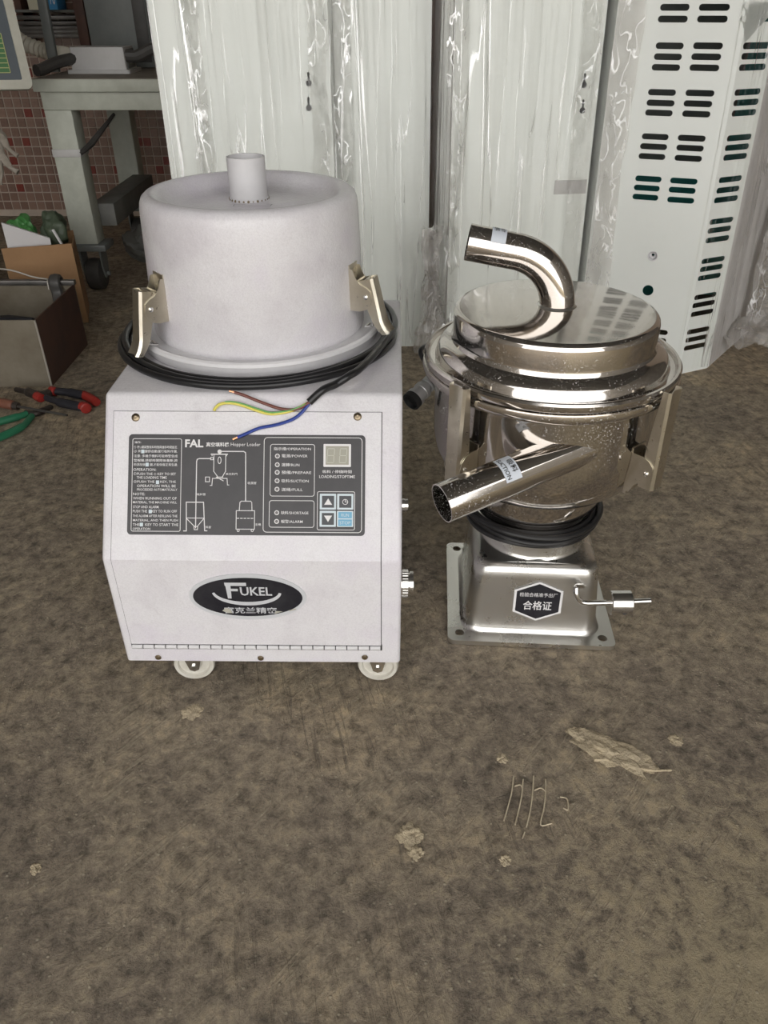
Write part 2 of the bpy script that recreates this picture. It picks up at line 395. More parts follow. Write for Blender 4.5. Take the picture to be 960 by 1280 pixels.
def text(bm, s, x0, y0, x1, y1, fn, bold=0.0, slant=0.0):
    """fit string into box (x0,y0)-(x1,y1), y1 above y0 in uv space, fn maps (u,v)->3D"""
    vs, fs = text_raw(s, bold)
    if not vs: return bm
    ax = min(p[0] for p in vs); bx = max(p[0] for p in vs); ay = min(p[1] for p in vs); by = max(p[1] for p in vs)
    V = []
    for p in vs:
        a = (p[0] - ax) / (bx - ax or 1); b = (p[1] - ay) / (by - ay or 1)
        V.append(bm.verts.new(fn(x0 + (x1 - x0) * a + slant * b, y0 + (y1 - y0) * b)))
    for f in fs:
        try: bm.faces.new([V[i] for i in f])
        except ValueError: pass
    return bm

# ================================================================== THE SETTING
def axis(lo_, hi_, a, b, n):
    return [lo_] + [a + (b - a) * i / n for i in range(n + 1)] + [hi_]
gx, gy = axis(-6, 7, -1.15, 1.15, 340), axis(-8, 4.6, .36, 2.1, 280)
fv = []
for y in gy:
    for x in gx:
        e = min(1, max(0, min((x + 1.15) / .1, (1.15 - x) / .1, (y - .36) / .02, (2.1 - y) / .2)))
        z = 0.0
        if e > 0:
            p = Vector((x, y, 0))
            h = noise.fractal(p * 7, .85, 2.1, 5) * .5 + abs(noise.noise(Vector(((x * .8 + y * .6) * 9, (y * .8 - x * .6) * 60, 3)))) * max(0, noise.noise(p * 2.3 + Vector((4, 2, 0)))) * .9
            z = e * max(-.006, min(.0004, -.0016 + .0024 * h))
        fv.append((x, y, z))
nxg = len(gx)
ff_ = [(j * nxg + i, j * nxg + i + 1, (j + 1) * nxg + i + 1, (j + 1) * nxg + i) for j in range(len(gy) - 1) for i in range(nxg - 1)]
fme = bpy.data.meshes.new('floor'); fme.from_pydata(fv, [], ff_); fme.shade_smooth(); fme.materials.append(M['floor'])
floor = bpy.data.objects.new('floor', fme); COL.objects.link(floor); floor['kind'] = 'structure'
WY = 4.46
bm = B(); box(bm, -3.6, 4.2, WY, WY + .15, 0, 3.4)
wall_back = struct('wall_back', bm, 'grout', smooth=False)
TS = .0455
tm = bmesh.new(); box(tm, -.0196, .0196, -.004, .001, -.0196, .0196, .0015, 1)
tme = bpy.data.meshes.new('tile'); tm.to_mesh(tme); tm.free(); tme.materials.append(M['tile'])
X0 = -2.16; cols, rows = 22, 13
near = set()
for i in range(cols):
    for j in range(rows):
        o = bpy.data.objects.new('tile', tme); COL.objects.link(o); o.parent = wall_back
        o.location = (X0 + i * TS, WY - .0005, .055 + (j + 2) * TS); near.add((i, j + 2))
bm = B()
for i in range(-14, 66):
    for j in range(0, 30):
        if (i, j) in near: continue
        x, z = X0 + i * TS, .055 + j * TS
        q = [bm.verts.new((x + a * .0196, WY - .0045, z + b * .0196)) for a, b in ((-1, -1), (1, -1), (1, 1), (-1, 1))]
        w = [bm.verts.new((x + a * .0196, WY + .001, z + b * .0196)) for a, b in ((-1, -1), (1, -1), (1, 1), (-1, 1))]
        bm.faces.new(q)
        for k in range(4): bm.faces.new((q[k], w[k], w[(k + 1) % 4], q[(k + 1) % 4]))
o = struct('tile_field', bm, 'tile_far', wall_back, smooth=False); o['kind'] = 'stuff'
bm = B(); box(bm, -3.75, -3.6, -3, WY + .15, 0, 3.4); struct('wall_left', bm, 'plaster', smooth=False)
bm = B(); box(bm, 4.2, 4.35, -3, WY + .15, 0, 3.4); struct('wall_right', bm, 'plaster', smooth=False)
bm = B(); box(bm, -3.75, 4.35, -1.7, WY + .15, 3.4, 3.5)
struct('ceiling', bm, 'roof', smooth=False)

# marks of the trowel: mortar lump, blade-thin ridge and scratched strokes
bm = B()
cx = on_z(762, 938)
bmesh.ops.create_icosphere(bm, subdivisions=4, radius=1)
for q in bm.verts:
    n_ = noise.noise(q.co * 2.2) * .45 + noise.noise(q.co * 6) * .2
    q.co = Vector((q.co.x * .058 * (1 + n_), q.co.y * .03 * (1 + n_), q.co.z * .007 * (1 + n_ * 1.5) - .001))
    q.co.y -= q.co.x * .55
O('mortar_lump', bm, 'mortar', floor, loc=cx)
bm = B()
a_, b_ = on_z(742, 950), on_z(840, 965)
tube(bm, [a_.lerp(b_, t) + Vector((0, .004 * math.sin(t * 7), .0008)) for t in [i / 14 for i in range(15)]], [.0035 - .002 * i / 14 for i in range(15)], 6)
O('mortar_ridge', bm, 'mortar', floor)
for px in ((512, 1044, .016), (520, 1066, .009), (240, 890, .014), (628, 948, .008), (632, 1075, .007), (44, 1086, .007), (845, 925, .010)):
    bm = B(); c_ = on_z(px[0], px[1]); bmesh.ops.create_icosphere(bm, subdivisions=4, radius=1)
    for q in bm.verts:
        n_ = noise.noise(q.co * 2 + c_ * 5) * .6 + noise.noise(q.co * 5 + c_) * .35
        q.co = Vector((q.co.x * px[2] * (1 + n_), q.co.y * px[2] * (1 + n_), q.co.z * .0032 * (1 + n_) - .0005))
    O('mortar_lump', bm, 'mortar', floor, loc=c_)
strokes = [[(642, 970), (640, 988), (636, 1005), (630, 1026)], [(654, 974), (652, 995), (648, 1014), (644, 1031)], [(667, 970), (666, 990), (663, 1012), (658, 1034)],
           [(682, 974), (682, 990), (680, 1010), (676, 1031), (690, 1029)], [(643, 983), (650, 981), (653, 985)], [(668, 988), (676, 985), (683, 990)],
           [(656, 1040), (653, 1048)], [(700, 996), (709, 999), (710, 1012), (704, 1010)]]
for s in strokes:
    bm = B(); tube(bm, spline([on_z(x, y, .0) for x, y in s], 5), .0011, 5)
    O('scratch', bm, 'scratch', floor)

# ================================================================== WHITE VACUUM LOADER
wx, wy, hw = -.206, .95, .2335
WL = E('vacuum_loader', (wx, wy, 0), 'white powder-coated vacuum loader cabinet with domed drum and black control panel', 'machine', rz=R(-.6))
MW = Matrix.Translation((wx, wy, 0)) @ Matrix.Rotation(R(-.6), 4, 'Z')
ZB, ZM, ZT, YT, YB = .060, .276, .487, .154, .61
# cabinet: folded sheet profile swept across the width
prof = [(0, ZB), (0, ZM), (YT, ZT), (YB, ZT), (YB, ZB)]
bm = B()
Lp = [bm.verts.new((-hw, y, z)) for y, z in prof]; Rp = [bm.verts.new((hw, y, z)) for y, z in prof]
bm.faces.new(Lp); bm.faces.new(Rp[::-1])
for i in range(4): bm.faces.new((Lp[i], Rp[i], Rp[i + 1], Lp[i + 1]))   # open underneath
bm.normal_update()
bmesh.ops.bevel(bm, geom=[e for e in bm.edges if not e.is_boundary], offset=.007, segments=4, profile=.5, affect='EDGES')
cab = O('cabinet', bm, 'white', WL, angle=50)
box_bm = B(); box(box_bm, -hw + .012, hw - .012, .03, YB - .012, ZB + .012, ZB + .016); O('floor_pan', box_bm, 'dark', WL, smooth=False)
# frames of the two front faces (local to loader)
sl = Vector((0, YT, ZT - ZM)).normalized()
FU = frame((0, 0, ZM), (1, 0, 0), sl)          # slanted face
FL = frame((0, 0, ZM), (1, 0, 0), (0, 0, 1))   # vertical face
SLEN = math.hypot(YT, ZT - ZM)
def up(px, py): return on_frame(px, py, MW @ FU)
def lo(px, py): return on_frame(px, py, MW @ FL)
# front panel: upright lower leaf + slanted upper leaf bent from one sheet, on a dark plate that paints the shade of the gap
ptop = up(310, 515)[1]; pl = up(143, 515)[0]; pr = up(477, 515)[0]; pbot = lo(310, 805)[1]
def folded(bm, x0, x1, b, t, off, th=.0012):
    def P(x, s, o_):
        Fm = FU if s > 0 else FL
        p = Fm @ Vector((x, s, o_)); return p
    bis = (FU.col[2].to_3d() + FL.col[2].to_3d()).normalized()
    sec = [(FL @ Vector((0, b, off))), Vector((0, 0, ZM)) + bis * off, (FU @ Vector((0, t, off)))]
    sec0 = [(FL @ Vector((0, b, off - th))), Vector((0, 0, ZM)) + bis * (off - th), (FU @ Vector((0, t, off - th)))]
    A = [bm.verts.new((x0, p.y, p.z)) for p in sec] + [bm.verts.new((x0, p.y, p.z)) for p in sec0[::-1]]
    C = [bm.verts.new((x1, p.y, p.z)) for p in sec] + [bm.verts.new((x1, p.y, p.z)) for p in sec0[::-1]]
    for i in range(6): bm.faces.new((A[i], C[i], C[(i + 1) % 6], A[(i + 1) % 6]))
    for q in (A, C): bm.faces.new((q[0], q[1], q[4], q[5])); bm.faces.new((q[1], q[2], q[3], q[4]))
bm = B(); folded(bm, pl - .0009, pr + .0012, pbot - .003, ptop + .0009, .0006, .001); O('panel_gap_shade', bm, 'shade_and_marks', WL, smooth=False)
bm = B(); folded(bm, pl, pr, pbot, ptop, .0016, .0014); O('front_panel', bm, 'white', WL, smooth=False)
# piano hinge along the foot of the panel
hb = lo(310, 811)[1]
bm = B(); box(bm, pl - .001, pr + .002, -.0012, .002, ZM + hb - .0005, ZM + pbot + .001); hinge = O('piano_hinge', bm, 'shade_and_marks', WL, smooth=False)
nk = 22; kw = (pr - pl) / nk
kb = B(); tube(kb, [(-kw / 2 + .0009, 0, 0), (kw / 2 - .0009, 0, 0)], .0040, 10); kme = None
for i in range(nk):
    if kme is None:
        k0 = O('knuckle', kb, 'white_flat', hinge); kme = k0.data
    else:
        k0 = bpy.data.objects.new('knuckle', kme); COL.objects.link(k0); k0.parent = hinge
    k0.location = (pl + kw * (i + .5), -.0012, ZM + (hb + pbot) / 2)
def screw(fr, u, v, r, parent, name='screw'):
    bm = B(); lathe(bm, [(r, 0), (r, .0008), (r * .85, .0018), (r * .4, .0024), (r * .35, .0014), (0, .0012)], 18, fr @ Matrix.Translation((u, v, .0012)))
    return O(name, bm, 'screw', parent)
for px, py in ((170, 522), (447, 521)): screw(FU, *up(px, py), .0065, WL)
for px, py in ((198, 821), (326, 822), (456, 821)): screw(FL, *lo(px, py), .0052, WL)
# control panel sticker -------------------------------------------------
ua, va = up(162, 543); ub, vb = up(456, 670)
SW, SH = ub - ua, va - vb
bm = B(); plate(bm, rr(SW / 2, SH / 2, .006), t=.0009, z=-.0004)
CPn = O('control_panel', bm, 'sticker', WL); CPn.matrix_local = FU @ Matrix.Translation(((ua + ub) / 2, (va + vb) / 2, .0022))
CPn['label'] = 'charcoal control panel sticker with white print, keys and indicator lamps'
def cu(x): return (x - 478) / 880 * SW
def cv(y): return -(y - 229) / 382 * SH
def cmap(z): return lambda x, y: Vector((cu(x), cv(y), z))
def cbox(bm, x0, y0, x1, y1, rad, w, z=.0008):
    hx, hy = abs(cu(x1) - cu(x0)) / 2, abs(cv(y1) - cv(y0)) / 2; cx_, cy_ = (cu(x0) + cu(x1)) / 2, (cv(y0) + cv(y1)) / 2
    ring2d(bm, rr(hx, hy, rad, 5, cx_, cy_), rr(hx - w, hy - w, max(rad - w, .0003), 5, cx_, cy_), z)
bm = B()
LW = .0009
cbox(bm, 52, 54, 236, 408, .003, LW); cbox(bm, 541, 47, 907, 409, .006, LW * 1.1)
cbox(bm, 565, 73, 731, 272, .004, LW); cbox(bm, 563, 287, 731, 390, .004, LW); cbox(bm, 741, 252, 881, 399, .003, LW)
def cl(pts, w=.0011): line2d(bm, [(cu(x), cv(y)) for x, y in pts], w, .0008)
# process diagram: hopper, pipes, bin, blower
cl([(292, 393), (292, 141), (294, 133), (302, 130), (344, 130)], .0014); cl([(344, 126), (354, 126), (354, 134), (344, 134), (344, 126)])
cl([(346, 113), (406, 113)], .0016); cl([(349, 113), (349, 119)]); cl([(403, 113), (403, 119)])
cl([(356, 113), (356, 178), (372, 200)]); cl([(400, 113), (400, 178), (388, 200)]); cl([(370, 200), (390, 200)]); cl([(366, 200), (392, 214)])
cl([(378, 102), (466, 102), (473, 106), (474, 114), (476, 290)], .0014)
ring2d(bm, circ(cu(377), cv(136), abs(cu(384) - cu(377)), 20, abs(cv(150) - cv(136))), circ(cu(377), cv(136), abs(cu(381.5) - cu(377)), 20, abs(cv(147) - cv(136))), .0008)
ngon(bm, circ(cu(377), cv(103), cu(385) - cu(377), 14), .0008)
cl([(326, 200), (341, 200), (341, 218), (326, 218), (326, 200)]); cl([(344, 232), (350, 232), (352, 205), (406, 205), (408, 230), (413, 230)])
cl([(248, 405), (258, 405), (256, 296), (320, 296), (326, 404), (334, 404)], .0014); cl([(258, 356), (322, 356)]); cl([(258, 358), (288, 388)]); cl([(322, 358), (298, 388)]); cl([(286, 388), (300, 388), (299, 400), (287, 400), (286, 388)])
cl([(453, 326), (455, 296), (460, 291), (495, 291), (499, 296), (500, 324)]); cl([(442, 327), (510, 327), (510, 397), (442, 397), (442, 327)])
for i in range(5): cl([(445 + i * 13, 356), (452 + i * 13, 356)])
for x in (450, 502): ring2d(bm, circ(cu(x), cv(402), .0022, 14), circ(cu(x), cv(402), .0013, 14), .0008)
O('printed_lines', bm, 'ink', CPn, smooth=False, recalc=False)
def T(s, x0, yc, x1, h, bold=0.004):
    bm = text(B(), s, x0, yc + h / 2, x1, yc - h / 2, cmap(.0008), bold); O('text_line', bm, 'ink', CPn, smooth=False, recalc=False)
T('FAL', 248, 72, 316, 30, .03); T('真空填料機', 326, 76, 412, 17, .02); T('Hopper Loader', 418, 77, 528, 17, .0)
rows_ = [('操作:', 60, 84, 69, 9), ('① 按⊙鍵調整吸料時間與儲存時間設定.', 58, 220, 87, 11), ('② 按    鍵即自動運行吸料作業.', 58, 220, 103, 11), ('注意: 多機于機料可吸時警告成', 58, 221, 121, 11),
         ('警報聲,請即時關閉後重新,將', 58, 221, 138, 11), ('料添加後     鍵,才能恢復正常生產.', 58, 222, 154, 11), ('OPERATION:', 57, 142, 173, 10), ('①PUSH THE ⊙ KEY TO SET', 58, 216, 189, 11),
         ('THE LOADING TIME', 70, 182, 203, 10), ('②PUSH THE     KEY, THE', 58, 216, 219, 11), ('OPERATION WILL BE', 72, 216, 235, 10), ('PROCEEDED AUTOMATICALLY', 72, 222, 249, 9), ('NOTE:', 58, 102, 266, 10),
         ('WHEN RUNNING OUT OF', 58, 220, 282, 10), ('MATERIAL, THE MACHINE WILL', 58, 221, 298, 10), ('STOP AND ALARM.', 58, 156, 315, 10), ('PUSH THE     KEY TO RUN OFF', 58, 222, 331, 10), ('THE ALARM AFTER REFILLING THE', 58, 224, 349, 9),
         ('MATERIAL, AND THEN PUSH', 59, 226, 366, 10), ('THE     KEY TO START THE', 59, 228, 382, 10), ('OPERATION', 59, 124, 398, 9)]
for s, x0, x1, y, h in rows_: T(s, x0, y, x1, h, .004)
T('真空料門', 401, 188, 444, 9); T('吸風管', 483, 222, 515, 10); T('吸料管', 295, 266, 327, 9); T('料倉', 329, 390, 350, 10); T('主機', 512, 379, 534, 9)
T('指示燈/OPERATION', 578, 91, 716, 12, .006)
for s, x1, y in (('電源/POWER', 704, 118), ('運轉/RUN', 674, 152), ('預備/PREPARE', 718, 181), ('吸料/SUCTION', 709, 213), ('滿桶/FULL', 687, 246), ('缺料/SHORTAGE', 709, 334), ('報警/ALARM', 688, 367)): T(s, 608, y, x1, 13, .004)
T('吸料 / 停機時間', 760, 177, 868, 12, .006); T('LOADING/STOPTIME', 748, 196, 880, 11, .006)
for x, y in ((91, 104), (108, 154), (148, 221), (123, 332), (91, 382)):
    bm = ngon(B(), rr(cu(x + 6) - cu(x), cv(y) - cv(y + 7), .0006, 2, cu(x), cv(y)), .00078)
    O('printed_key_symbol', bm, 'pale_ink', CPn, smooth=False, recalc=False)
for y in (119, 152, 181, 213, 245, 334, 367):
    bm = B(); lathe(bm, [(.0037, .0), (.0037, .0010), (.0024, .0010)], 20, Matrix.Translation((cu(592), cv(y), .0006)))
    lamp = O('indicator_lamp', bm, 'ink', CPn); bm = B(); lathe(bm, [(.0024, .0012), (0, .0014)], 20, Matrix.Translation((cu(592), cv(y), .0006))); O('lens', bm, 'lamp_dark', CPn)
bm = B(); plate(bm, rr((cu(865) - cu(763)) / 2, (cv(72) - cv(159)) / 2, .0012, 4, cu(814), cv(115.5)), t=.0012, z=.0004); O('display_bezel', bm, 'ink', CPn)
bm = B(); ngon(bm, rr((cu(857) - cu(771)) / 2, (cv(80) - cv(151)) / 2, .0006, 3, cu(814), cv(115.5)), .0017); O('display_window', bm, 'lcd', CPn, smooth=False)
bm = B()
for x0 in (776, 822):
    q = lambda pts: line2d(bm, [(cu(x), cv(y)) for x, y in pts], .0010, .0018)
    for s in ([(5, 90), (27, 90)], [(3, 93), (2, 113)], [(28, 93), (27, 113)], [(3, 116), (25, 116)], [(1, 119), (0, 139)], [(26, 119), (25, 139)], [(0, 143), (23, 143)]): q([(x0 + a, b) for a, b in s])
O('display_digit', bm, 'segment', CPn, smooth=False)
for x0, y0, kd in ((751, 261, 'up'), (815, 261, 'clk'), (751, 326, 'dn'), (815, 326, 'run')):
    hx, hy = (cu(x0 + 60) - cu(x0)) / 2, (cv(y0) - cv(y0 + 60)) / 2; cx_, cy_ = cu(x0 + 30), cv(y0 + 30)
    bm = B(); plate(bm, rr(hx, hy, .001, 4, cx_, cy_), t=.0010, z=.0004)
    O('key', bm, 'pale_ink', CPn)
    bm = B()
    if kd == 'run':
        for a, b in ((4, 28), (32, 57)): ngon(bm, [(cu(x0 + 5), cv(y0 + b)), (cu(x0 + 55), cv(y0 + b)), (cu(x0 + 55), cv(y0 + a)), (cu(x0 + 5), cv(y0 + a))], .0016)
        O('key_face', bm, 'blue_ink', CPn, smooth=False)
    else:
        ngon(bm, [(cu(x0 + 8), cv(y0 + 53)), (cu(x0 + 53), cv(y0 + 53)), (cu(x0 + 53), cv(y0 + 8)), (cu(x0 + 8), cv(y0 + 8))], .0016)
        O('key_face', bm, 'key_dark', CPn, smooth=False)
    bm = B(); z_ = .0018
    if kd == 'up': ngon(bm, [(cu(x0 + 16), cv(y0 + 42)), (cu(x0 + 46), cv(y0 + 42)), (cu(x0 + 31), cv(y0 + 18))], z_)
    elif kd == 'dn': ngon(bm, [(cu(x0 + 16), cv(y0 + 18)), (cu(x0 + 31), cv(y0 + 42)), (cu(x0 + 46), cv(y0 + 18))], z_)
    elif kd == 'clk':
        c0 = (cu(x0 + 30), cv(y0 + 31)); ring2d(bm, circ(*c0, .0044, 24), circ(*c0, .0035, 24), z_)
        line2d(bm, [(c0[0], c0[1] + .0035), c0, (c0[0] + .0035, c0[1])], .0009, z_)
    else:
        text(bm, 'RUN', x0 + 16, y0 + 22, x0 + 44, y0 + 10, cmap(z_)); text(bm, 'STOP', x0 + 10, y0 + 51, x0 + 50, y0 + 39, cmap(z_))
    O('key_symbol', bm, 'pale_ink' if kd == 'run' else 'ink', CPn, smooth=False, recalc=False)
# oval badge --------------------------------------------------------------
u0, v0 = lo(237, 744); u1, _ = lo(383, 744); _, vt = lo(310, 716); _, vb_ = lo(310, 773)
ba, bb = (u1 - u0) / 2, (vt - vb_) / 2
bm = B(); plate(bm, circ(0, 0, ba, 56, bb), t=.0012, z=-.0003)
BG = O('badge', bm, 'silver_ink', WL); BG.matrix_local = FL @ Matrix.Translation(((u0 + u1) / 2, (vt + vb_) / 2, .002))
BG['label'] = 'black oval maker badge with silver rim and lettering'
bm = B(); ngon(bm, circ(0, 0, ba * .935, 56, bb * .84), .0011); O('badge_field', bm, 'badge_black', BG, smooth=False)
def bmap(x, y): return Vector(((x - 452) / 412 * ba, -(y - 250) / 161 * bb, .0014))
bm = B()
for q_ in ([(300, 148), (452, 148), (452, 170), (302, 170)], [(306, 170), (342, 170), (338, 258), (312, 258)], [(340, 190), (390, 190), (388, 207), (339, 207)]): bm.faces.new([bm.verts.new(bmap(x, y)) for x, y in q_])
text(bm, 'UKEL', 404, 237, 626, 178, bmap, .018)
pts = []
for i in range(25):
    t = i / 24; a = math.pi * (1.02 + .96 * t)
    th = 6 + 34 * math.sin(math.pi * t) ** .8
    x = 448 + 243 * math.cos(a); y = 215 - 92 * math.sin(a)
    pts.append((x, y, th))
for (xa, ya, ta), (xb, yb, tb) in zip(pts, pts[1:]):
    vs_ = [bmap(xa, ya), bmap(xb, yb), bmap(448 + (xb - 448) * .93, yb - tb * .62), bmap(448 + (xa - 448) * .93, ya - ta * .62)]
    bm.faces.new([bm.verts.new(p - Vector((0, 0, .0001))) for p in vs_])
text(bm, '富克兰精密', 275, 364, 650, 320, bmap, .012)
O('badge_lettering', bm, 'silver_ink', BG, smooth=False, recalc=False)
for pts_ in ([(258, 345), (290, 325), (320, 335), (328, 362), (290, 360)], [(640, 345), (690, 347), (655, 358), (630, 366)], [(730, 340), (780, 326), (790, 334), (740, 346)]):
    bm = B(); bm.faces.new([bm.verts.new(bmap(x, y) + Vector((0, 0, .0002))) for x, y in pts_]); O('badge_chip', bm, 'cream', BG, smooth=False)
# drum ---------------------------------------------------------------------
DX, DY = -.227, 1.378
dl = MW.inverted() @ Vector((DX, DY, 0)); TD = Matrix.Translation((dl.x, dl.y, 0))
bm = B()
lathe(bm, [(0, .709), (.115, .709), (.128, .7105), (.138, .715), (.145, .723), (.151, .731), (.158, .7355), (.165, .736), (.172, .734), (.178, .729), (.1815, .721), (.183, .710), (.1838, .69), (.1905, .512), (.188, .506)], 96, TD)
O('drum', bm, 'white', WL)
bm = B()
lathe(bm, [(.186, .507), (.192, .5065), (.203, .5065), (.207, .5085), (.211, .512), (.216, .5135), (.220, .511), (.2215, .506), (.219, .501), (.217, .494), (.214, .4875), (.205, .4865)], 96, TD)
O('drum_flange', bm, 'white_flat', WL)
ip = MW.inverted() @ Vector((-.236, 1.425, 0))
bm = B(); pr_ = .0325
lathe(bm, [(pr_ + .002, .708), (pr_ + .0015, .712), (pr_, .7135), (pr_, .778), (pr_ - .003, .778), (pr_ - .003, .715), (0, .715)], 40, Matrix.Translation((ip.x, ip.y, 0)))
O('inlet_pipe', bm, 'white_flat', WL)
bm = B()
for i in range(26):
    a = 2 * math.pi * i / 26; bmesh.ops.create_icosphere(bm, subdivisions=1, radius=.0016 + .0012 * random.random(), matrix=Matrix.Translation((ip.x + (pr_ + .001) * math.cos(a), ip.y + (pr_ + .001) * math.sin(a), .7105)))
O('weld_bead', bm, 'screw', WL)
bm = B(); line2d(bm, [(-.028, .0), (.034, .0), (.036, .014), (.026, .014)], .0009); line2d(bm, [(-.028, .0), (-.028, .011), (-.01, .012)], .0009)
O('pencil_mark', bm, 'shade_and_marks', WL, loc=(ip.x + .01, ip.y - .058, .7096), smooth=False)
# latches --------------------------------------------------------------------
def latch(parent, name, mtx, tilt, flip=False, length=.135, xoff=.018, fl=.6):
    """over-centre latch: u-bracket riveted to the shell, channel lever, wire hook; x outward, z up"""
    s = -1 if flip else 1
    root = O(name, plate_cheeks(s), 'zinc', parent); root.matrix_local = mtx
    w = .0165
    piv = Vector((.030, 0, -.008 * s))
    # lever: tapering u channel with flared finger end
    bm = B(); K = 12; secs = []
    for i in range(K + 1):
        t = i / K
        z = .028 - (length + .028) * t
        half = .0150 + .0025 * t * t
        dep = .026 - .014 * t ** 1.5
        flare = .014 * max(0, t - .72) ** 2 / .0784 * fl
        xo = xoff + flare
        inner = [(xo - dep, -half), (xo - .004, -half), (xo, -half + .004), (xo + (.0 if t < .7 else -.004 * (t - .7) / .3), 0), (xo, half - .004), (xo - .004, half), (xo - dep, half)]
        secs.append([Vector((x, y, z * s)) for x, y in inner])
    th = .0014
    rot = Matrix.Translation(piv) @ Matrix.Rotation(-tilt * s, 4, 'Y')
    V = [[bm.verts.new(rot @ p) for p in sec] for sec in secs]
    for a, b in zip(V, V[1:]):
        for k in range(6): bm.faces.new((a[k], a[k + 1], b[k + 1], b[k]))
    bmesh.ops.recalc_face_normals(bm, faces=bm.faces)
    bmesh.ops.solidify(bm, geom=list(bm.faces), thickness=th)
    O('lever', bm, 'zinc', root, angle=30)
    for sy in (-1, 1):
        bm = B(); lathe(bm, [(.0042, 0), (.004, .0015), (.0025, .0028), (0, .0032)], 16, Matrix.Translation((piv.x, sy * (w + .0008), piv.z)) @ Matrix.Rotation(R(-90 * sy), 4, 'X')); O('rivet', bm, 'chrome', root)
    bm = B(); tube(bm, [(piv.x - .002, -.013, piv.z + .024 * s), (piv.x - .002, .013, piv.z + .024 * s)], .0042, 12); O('pin', bm, 'zinc', root)
    bm = B(); q = [(piv.x + .004, -.008, piv.z - .01 * s), (piv.x + .010, -.009, piv.z - length * .75 * s), (.026, -.009, piv.z - length * .80 * s), (.026, .009, piv.z - length * .80 * s), (piv.x + .010, .009, piv.z - length * .75 * s), (piv.x + .004, .008, piv.z - .01 * s)]
    tube(bm, q, .0021, 8); O('hook_wire', bm, 'chrome', root)
    return root
def plate_cheeks(s):
    bm = B(); w = .0165
    pr0 = [(0, .036), (0, -.034), (.018, -.034), (.030, -.030), (.038, -.022), (.041, -.010), (.038, .002), (.030, .008), (.020, .012), (.012, .022), (.006, .036)]
    for y in (-w - .0007, w - .0007):
        plate(bm, [(x, z * s) for x, z in pr0], t=.0014, mtx=Matrix(((1, 0, 0, 0), (0, 0, 1, y), (0, 1, 0, 0), (0, 0, 0, 1))))
    box(bm, -.004, .0012, -w, w, -.042, .042)
    tube(bm, [(.010, -w, .012 * s), (.010, w, .012 * s)], .003, 10)
    return bm
for ang, tl, ll in ((221, 10, .078), (-21, 14, .068)):
    a = R(ang + .6); mx = TD @ Matrix.Rotation(a, 4, 'Z') @ Matrix.Translation((.1865, 0, .588))
    lt = latch(WL, 'latch', mx, R(tl), False, ll)
# casters ---------------------------------------------------------------------
def caster(x, y, rz):
    bm = B(); r_ = .0355
    box(bm, -.020, .020, -.020, .020, .0795, .0835); tube(bm, [(0, 0, .066), (0, 0, .081)], .014, 14)
    for sy in (-1, 1): plate(bm, [(-.018, .069), (-.008, .028), (.0, .024), (.008, .028), (.018, .069)], t=.0022, mtx=Matrix(((1, 0, 0, 0), (0, 0, 1, sy * .0145 - .0011), (0, 1, 0, 0), (0, 0, 0, 1))))
    f_ = O('caster', bm, 'chrome', WL, loc=(x, y, 0), rot=(0, 0, rz))
    bm = B(); mx = Matrix.Translation((0, 0, r_)) @ Matrix.Rotation(R(90), 4, 'X')
    lathe(bm, [(0, -.008), (.012, -.009), (.014, -.006), (.026, -.006), (.028, -.011), (.0335, -.011), (r_, -.007), (r_, .007), (.0335, .011), (.028, .011), (.026, .006), (.014, .006), (.012, .009), (0, .008)], 40, mx)
    O('wheel', bm, 'nylon', f_)
    bm = B(); tube(bm, [(0, -.019, r_), (0, .019, r_)], .005, 6); O('axle_bolt', bm, 'chrome', f_)
for px, py, a in ((246, 847, 6), (473, 847, -4)):
    g = MW.inverted() @ on_z(px, py, .0); caster(g.x, max(g.y, .026), R(a))
caster(-.16, .53, R(20)); caster(.16, .53, R(-15))
# side knobs
mxs = MW.inverted()
def side_knob(y, z, r, ln, ribs, name):
    bm = B(); mx = Matrix.Translation((hw - .001, y, z)) @ Matrix.Rotation(R(90), 4, 'Y'); n = 40 if ribs else 18
    lathe(bm, [(r * 1.02, 0), (r * 1.02, ln * .12), (r, ln * .14), (r, ln * .6), (r * .82, ln * .62), (r * .82, ln * .7), (r * .95, ln * .72), (r * .95, ln), (r * .5, ln * 1.02), (0, ln)], n, mx)
    if ribs:
        for i in range(24):
            a = 2 * math.pi * i / 24; box(bm, -.0012, .0012, r - .0005, r + .0016, ln * .16, ln * .58, mtx=mx @ Matrix.Rotation(a, 4, 'Z'))
    return O(name, bm, 'chrome', WL)
side_knob(.035, .205, .021, .021, True, 'knurled_socket')
side_knob(.115, .305, .011, .012, False, 'side_bolt')

# power cable coiled round the drum foot -------------------------------------------
PC = E('power_cable', (DX, DY - .2, ZT), 'black power cable wound around foot of white drum, stripped ends on panel', 'cable')
PCM = Matrix.Translation((-DX, -(DY - .2), -ZT))
def wpath(pts): return [p - PC.location for p in pts]
def cz(off=.0065): return ZT + off
rc = .0058
def coil(rs, zs, rf, ph, n=110):
    """one turn: side by side on the cabinet top at the front, bedded on one another beside the latches; ends behind the drum"""
    out = []
    for i in range(n + 1):
        a = R(98 + 344 * i / n); f = max(0, -math.sin(a)) ** .6
        q = rs + (rf - rs) * f + .0006 * math.sin(3 * a + ph); z = ZT + .0062 + zs * (1 - f * f)
        out.append(Vector((DX + q * math.cos(a), DY + q * math.sin(a), z)))
    return out
for rs, zs, rf, ph in ((.2285, 0, .2395, .5), (.2345, .0105, .2515, 1.4), (.2405, 0, .2630, 2.6)):
    bm = B(); tube(bm, wpath(coil(rs, zs, rf, ph)), rc, 12); O('cable_loop', bm, 'cable', PC)
def upw(px, py, off): return MW @ FU @ Vector((*up(px, py), off))
